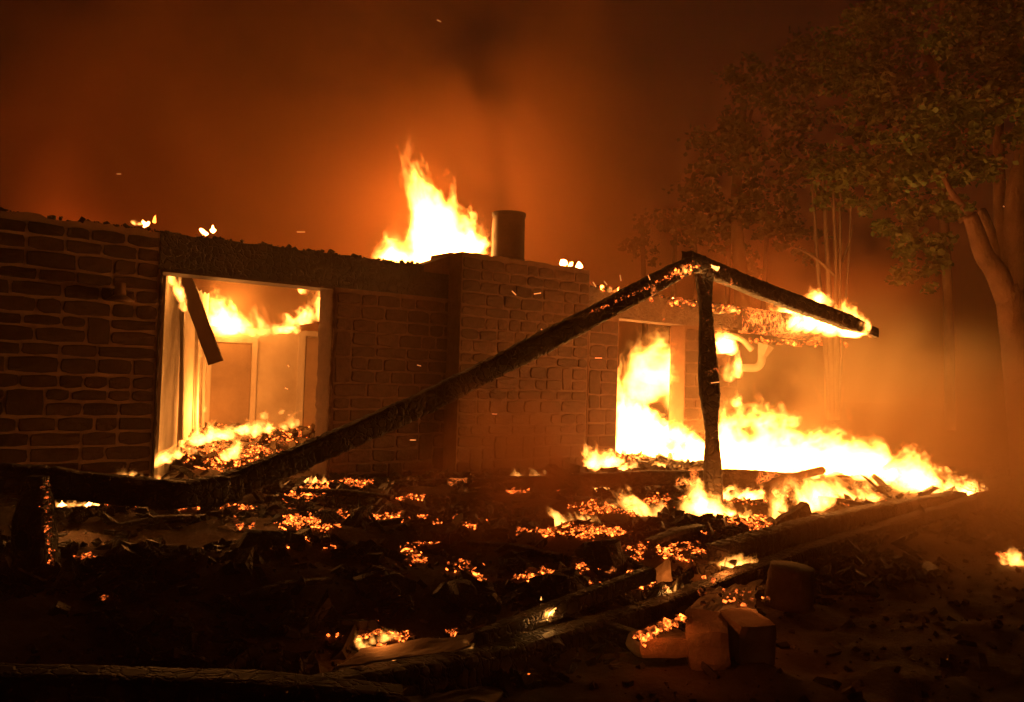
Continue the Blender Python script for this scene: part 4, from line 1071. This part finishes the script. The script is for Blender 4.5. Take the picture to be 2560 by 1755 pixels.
crown(tC, [(880, 60, 19, 46), (850, 30, 19.5, 40), (900, 10, 19, 44), (840, 80, 19.6, 34), (960, 10, 19, 40), (925, 110, 20.5, 34), (900, 85, 18.8, 34), (980, -20, 19, 50)], M_leaf, 1050, .115, 3)
tD = empty('tree', at(740, 420, 26), 'dark background tree just right of the smoke column', 'tree')
limb([at(745, 430, 26), at(742, 300, 26), at(736, 200, 26), at(744, 100, 26)], .3, .1, tD, M_barkd, 'trunk')
limb([at(736, 210, 26), at(742, 150, 26), at(752, 110, 26)], .1, .04, tD, M_barkd)
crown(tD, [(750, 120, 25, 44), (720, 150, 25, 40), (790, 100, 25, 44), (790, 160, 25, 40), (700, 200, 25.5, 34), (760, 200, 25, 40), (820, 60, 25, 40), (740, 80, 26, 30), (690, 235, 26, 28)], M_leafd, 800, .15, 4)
tE = empty('tree', at(680, 420, 28), 'lowest dark background tree behind the chimney smoke', 'tree')
for (x, xt) in ((648, 642), (668, 676), (700, 694), (722, 730), (755, 768)):
    limb([at(x, 430, 28), at((x+xt)/2, 330, 28), at(xt, 215, 28)], .13, .06, tE, M_barkd, 'trunk' if x == 700 else 'limb')
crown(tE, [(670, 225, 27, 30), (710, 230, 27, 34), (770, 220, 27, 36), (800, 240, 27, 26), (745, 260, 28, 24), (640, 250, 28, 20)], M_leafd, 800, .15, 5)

# dry plant at the right end of the beams
gp = empty('dry_shrub', at(1000, 510, 10.8), 'dry feathery shrub at the right end of the beams', 'shrub')
rnd = random.Random(12); V = []; Fc = []
for i in range(150):
    b0 = at(rnd.gauss(1000, 12), rnd.uniform(505, 512), 10.8+rnd.uniform(-.3, .3)); hgt = rnd.uniform(.2, .5) if i % 9 else rnd.uniform(.5, .75)
    ln = Vector((rnd.gauss(0, .12), rnd.gauss(0, .12), 0)); tip = b0+ln+Vector((0, 0, hgt))
    q = len(V); w = Vector((.004, 0, 0)); mid = b0.lerp(tip, .5)-ln*.15
    V += [b0-w, b0+w, mid+w, mid-w, tip]; Fc += [(q, q+1, q+2, q+3), (q+3, q+2, q+4)]
    for k in range(7):
        s = rnd.uniform(.3, 1); c = b0.lerp(tip, s); dv = Vector((rnd.gauss(0, .05), rnd.gauss(0, .04), rnd.uniform(0, .06))); q = len(V)
        V += [c, c+dv+Vector((.005, 0, .0)), c+dv*.8+Vector((0, 0, .012))]; Fc.append((q, q+1, q+2))
mk('stalks', V, Fc, M_straw, gp)
# faint building beyond the fire (wall in haze behind the right fire)
far = empty('shed', at(800, 400, 22), 'dim plain shed wall in the smoke behind the wall plate', 'shed')
wall_between(at(700, 400, 21), at(824, 400, 23), 0, px_z(800, 342, 22), .2, 'wall', grain('shed_wall', (.12, .08, .05), (.2, .14, .09), 2, .9, .2), 3, 0, far)
wall_between(at(698, 400, 20.9), at(826, 400, 22.9), px_z(800, 342, 22)+.003, px_z(800, 336, 22), .5, 'roof', M_barkd, 4, 0, far)

# ------------------------------------------------------------------ air and smoke
def volmat(name, build):
    m = bpy.data.materials.new(name); m.use_nodes = True; nt = m.node_tree; nt.nodes.clear()
    out = node(nt, 'ShaderNodeOutputMaterial'); pv = node(nt, 'ShaderNodeVolumePrincipled')
    nt.links.new(pv.outputs[0], out.inputs['Volume']); build(nt, pv); return m
def hz_(nt, pv):
    pv.inputs['Color'].default_value = (.9, .46, .22, 1); pv.inputs['Density'].default_value = .0085; pv.inputs['Anisotropy'].default_value = .2
M_haze = volmat('haze', hz_)
def boxw(x0, x1, y0, y1, z0, z1):
    c = [(x, y, z) for z in (z0, z1) for (x, y) in ((x0, y0), (x1, y0), (x1, y1), (x0, y1))]
    return c, [(0, 3, 2, 1), (4, 5, 6, 7), (0, 1, 5, 4), (1, 2, 6, 5), (2, 3, 7, 6), (3, 0, 4, 7)]
vs, fs = boxw(-72, 72, -22, 132, -1.5, 24)
tag(mk('haze', vs, fs, M_haze, origin=Vector((0, 0, 0))), 'thin smoky air around the whole scene', kind='stuff')

def smoke_field(dens, scale, lo, hi, lim, soft, warp=1.5, col=(.92, .62, .45), edge=None):
    """lim = box half sizes in object space used to fade density to nothing before the hull"""
    def b(nt, pv):
        tc = node(nt, 'ShaderNodeTexCoord')
        wn_ = node(nt, 'ShaderNodeTexNoise', i_Scale=scale*.6, i_Detail=0.); nt.links.new(tc.outputs['Object'], wn_.inputs['Vector'])
        wm = node(nt, 'ShaderNodeVectorMath', operation='MULTIPLY_ADD'); nt.links.new(wn_.outputs['Color'], wm.inputs[0]); wm.inputs[1].default_value = (warp,)*3
        nt.links.new(tc.outputs['Object'], wm.inputs[2])
        nn = node(nt, 'ShaderNodeTexNoise', i_Scale=scale, i_Detail=3., i_Roughness=.6); nt.links.new(wm.outputs[0], nn.inputs['Vector'])
        mr = node(nt, 'ShaderNodeMapRange', interpolation_type='SMOOTHSTEP'); nt.links.new(nn.outputs['Fac'], mr.inputs[0]); mr.inputs[1].default_value = lo; mr.inputs[2].default_value = hi
        cur = mr.outputs[0]
        # superellipsoid fade with warped position
        dv = node(nt, 'ShaderNodeVectorMath', operation='DIVIDE'); sub = node(nt, 'ShaderNodeVectorMath', operation='SUBTRACT'); nt.links.new(wm.outputs[0], sub.inputs[0]); sub.inputs[1].default_value = (warp/2,)*3
        nt.links.new(sub.outputs[0], dv.inputs[0]); dv.inputs[1].default_value = lim
        ln = node(nt, 'ShaderNodeVectorMath', operation='LENGTH'); nt.links.new(dv.outputs[0], ln.inputs[0])
        m2 = node(nt, 'ShaderNodeMapRange', interpolation_type='SMOOTHSTEP'); nt.links.new(ln.outputs['Value'], m2.inputs[0])
        m2.inputs[1].default_value = 1-soft; m2.inputs[2].default_value = 1.0; m2.inputs[3].default_value = 1; m2.inputs[4].default_value = 0
        mu = node(nt, 'ShaderNodeMath', operation='MULTIPLY'); nt.links.new(cur, mu.inputs[0]); nt.links.new(m2.outputs[0], mu.inputs[1])
        m3 = node(nt, 'ShaderNodeMath', operation='MULTIPLY', i_1=dens); nt.links.new(mu.outputs[0], m3.inputs[0])
        nt.links.new(m3.outputs[0], pv.inputs['Density']); pv.inputs['Color'].default_value = (*col, 1); pv.inputs['Anisotropy'].default_value = .1
    return b
def smoke(label, c, lim, dens, scale, lo, hi, soft=.4, warp=1.5, step=1.0, rot=0.0, col=(.66, .27, .12)):
    """ellipsoid hull, slightly larger than the fade, at a place in the air"""
    V = []; Fc = []; n = 24; m = 14
    for j in range(m+1):
        th = math.pi*j/m
        for k in range(n):
            a = 6.28318*k/n; V.append(Vector((math.sin(th)*math.cos(a)*(lim[0]+warp/2), math.sin(th)*math.sin(a)*(lim[1]+warp/2), math.cos(th)*(lim[2]+warp/2))))
        if j:
            b = (j-1)*n
            for k in range(n): Fc.append((b+k, b+n+k, b+n+(k+1) % n, b+(k+1) % n))
    mt = volmat('smoke', smoke_field(dens, scale, lo, hi, lim, soft, warp, col)); mt.cycles.volume_step_rate = step
    o = mk('smoke', V, Fc, mt, origin=Vector((0, 0, 0))); o.location = c; o.rotation_euler = (0, 0, rot)
    return tag(o, label, kind='stuff')
smoke('huge column of glowing smoke rising behind the house', (-6.6, 20.0, 7.0), (13.0, 7.5, 11.5), .9, .30, .44, .60, .75, 5.0, 1.3)
smoke('low golden smoke drifting off the right fire', (5.6, 14.2, 1.9), (3.8, 2.8, 1.8), .22, .7, .42, .62, .6, 1.2, 1.2, col=(.95, .75, .5))
smoke('thin smoke drifting over the rubble at the centre', (.15, 7.4, .75), (1.5, 1.5, 1.1), 1.1, 1.1, .42, .66, .8, .6, .8)
smoke('smoke curling over the porch apex', (3.6, 12.5, 3.0), (3.0, 2.0, 1.0), .22, .6, .4, .66, .7, .8, .8)
smoke('thin smoke hanging over the dark ground at the right', (4.9, 7.6, .9), (3.6, 3.4, 1.2), .6, .5, .3, .6, .8, .6, 1.5, col=(.9, .5, .25))
smoke('hot smoke filling the left room', at(245, 310, 13.6), (1.5, 1.2, 1.1), .35, .9, .3, .6, .7, .4, 1.5, col=(.92, .6, .35))
print('stones', nst, 'tongues', fcount[0])
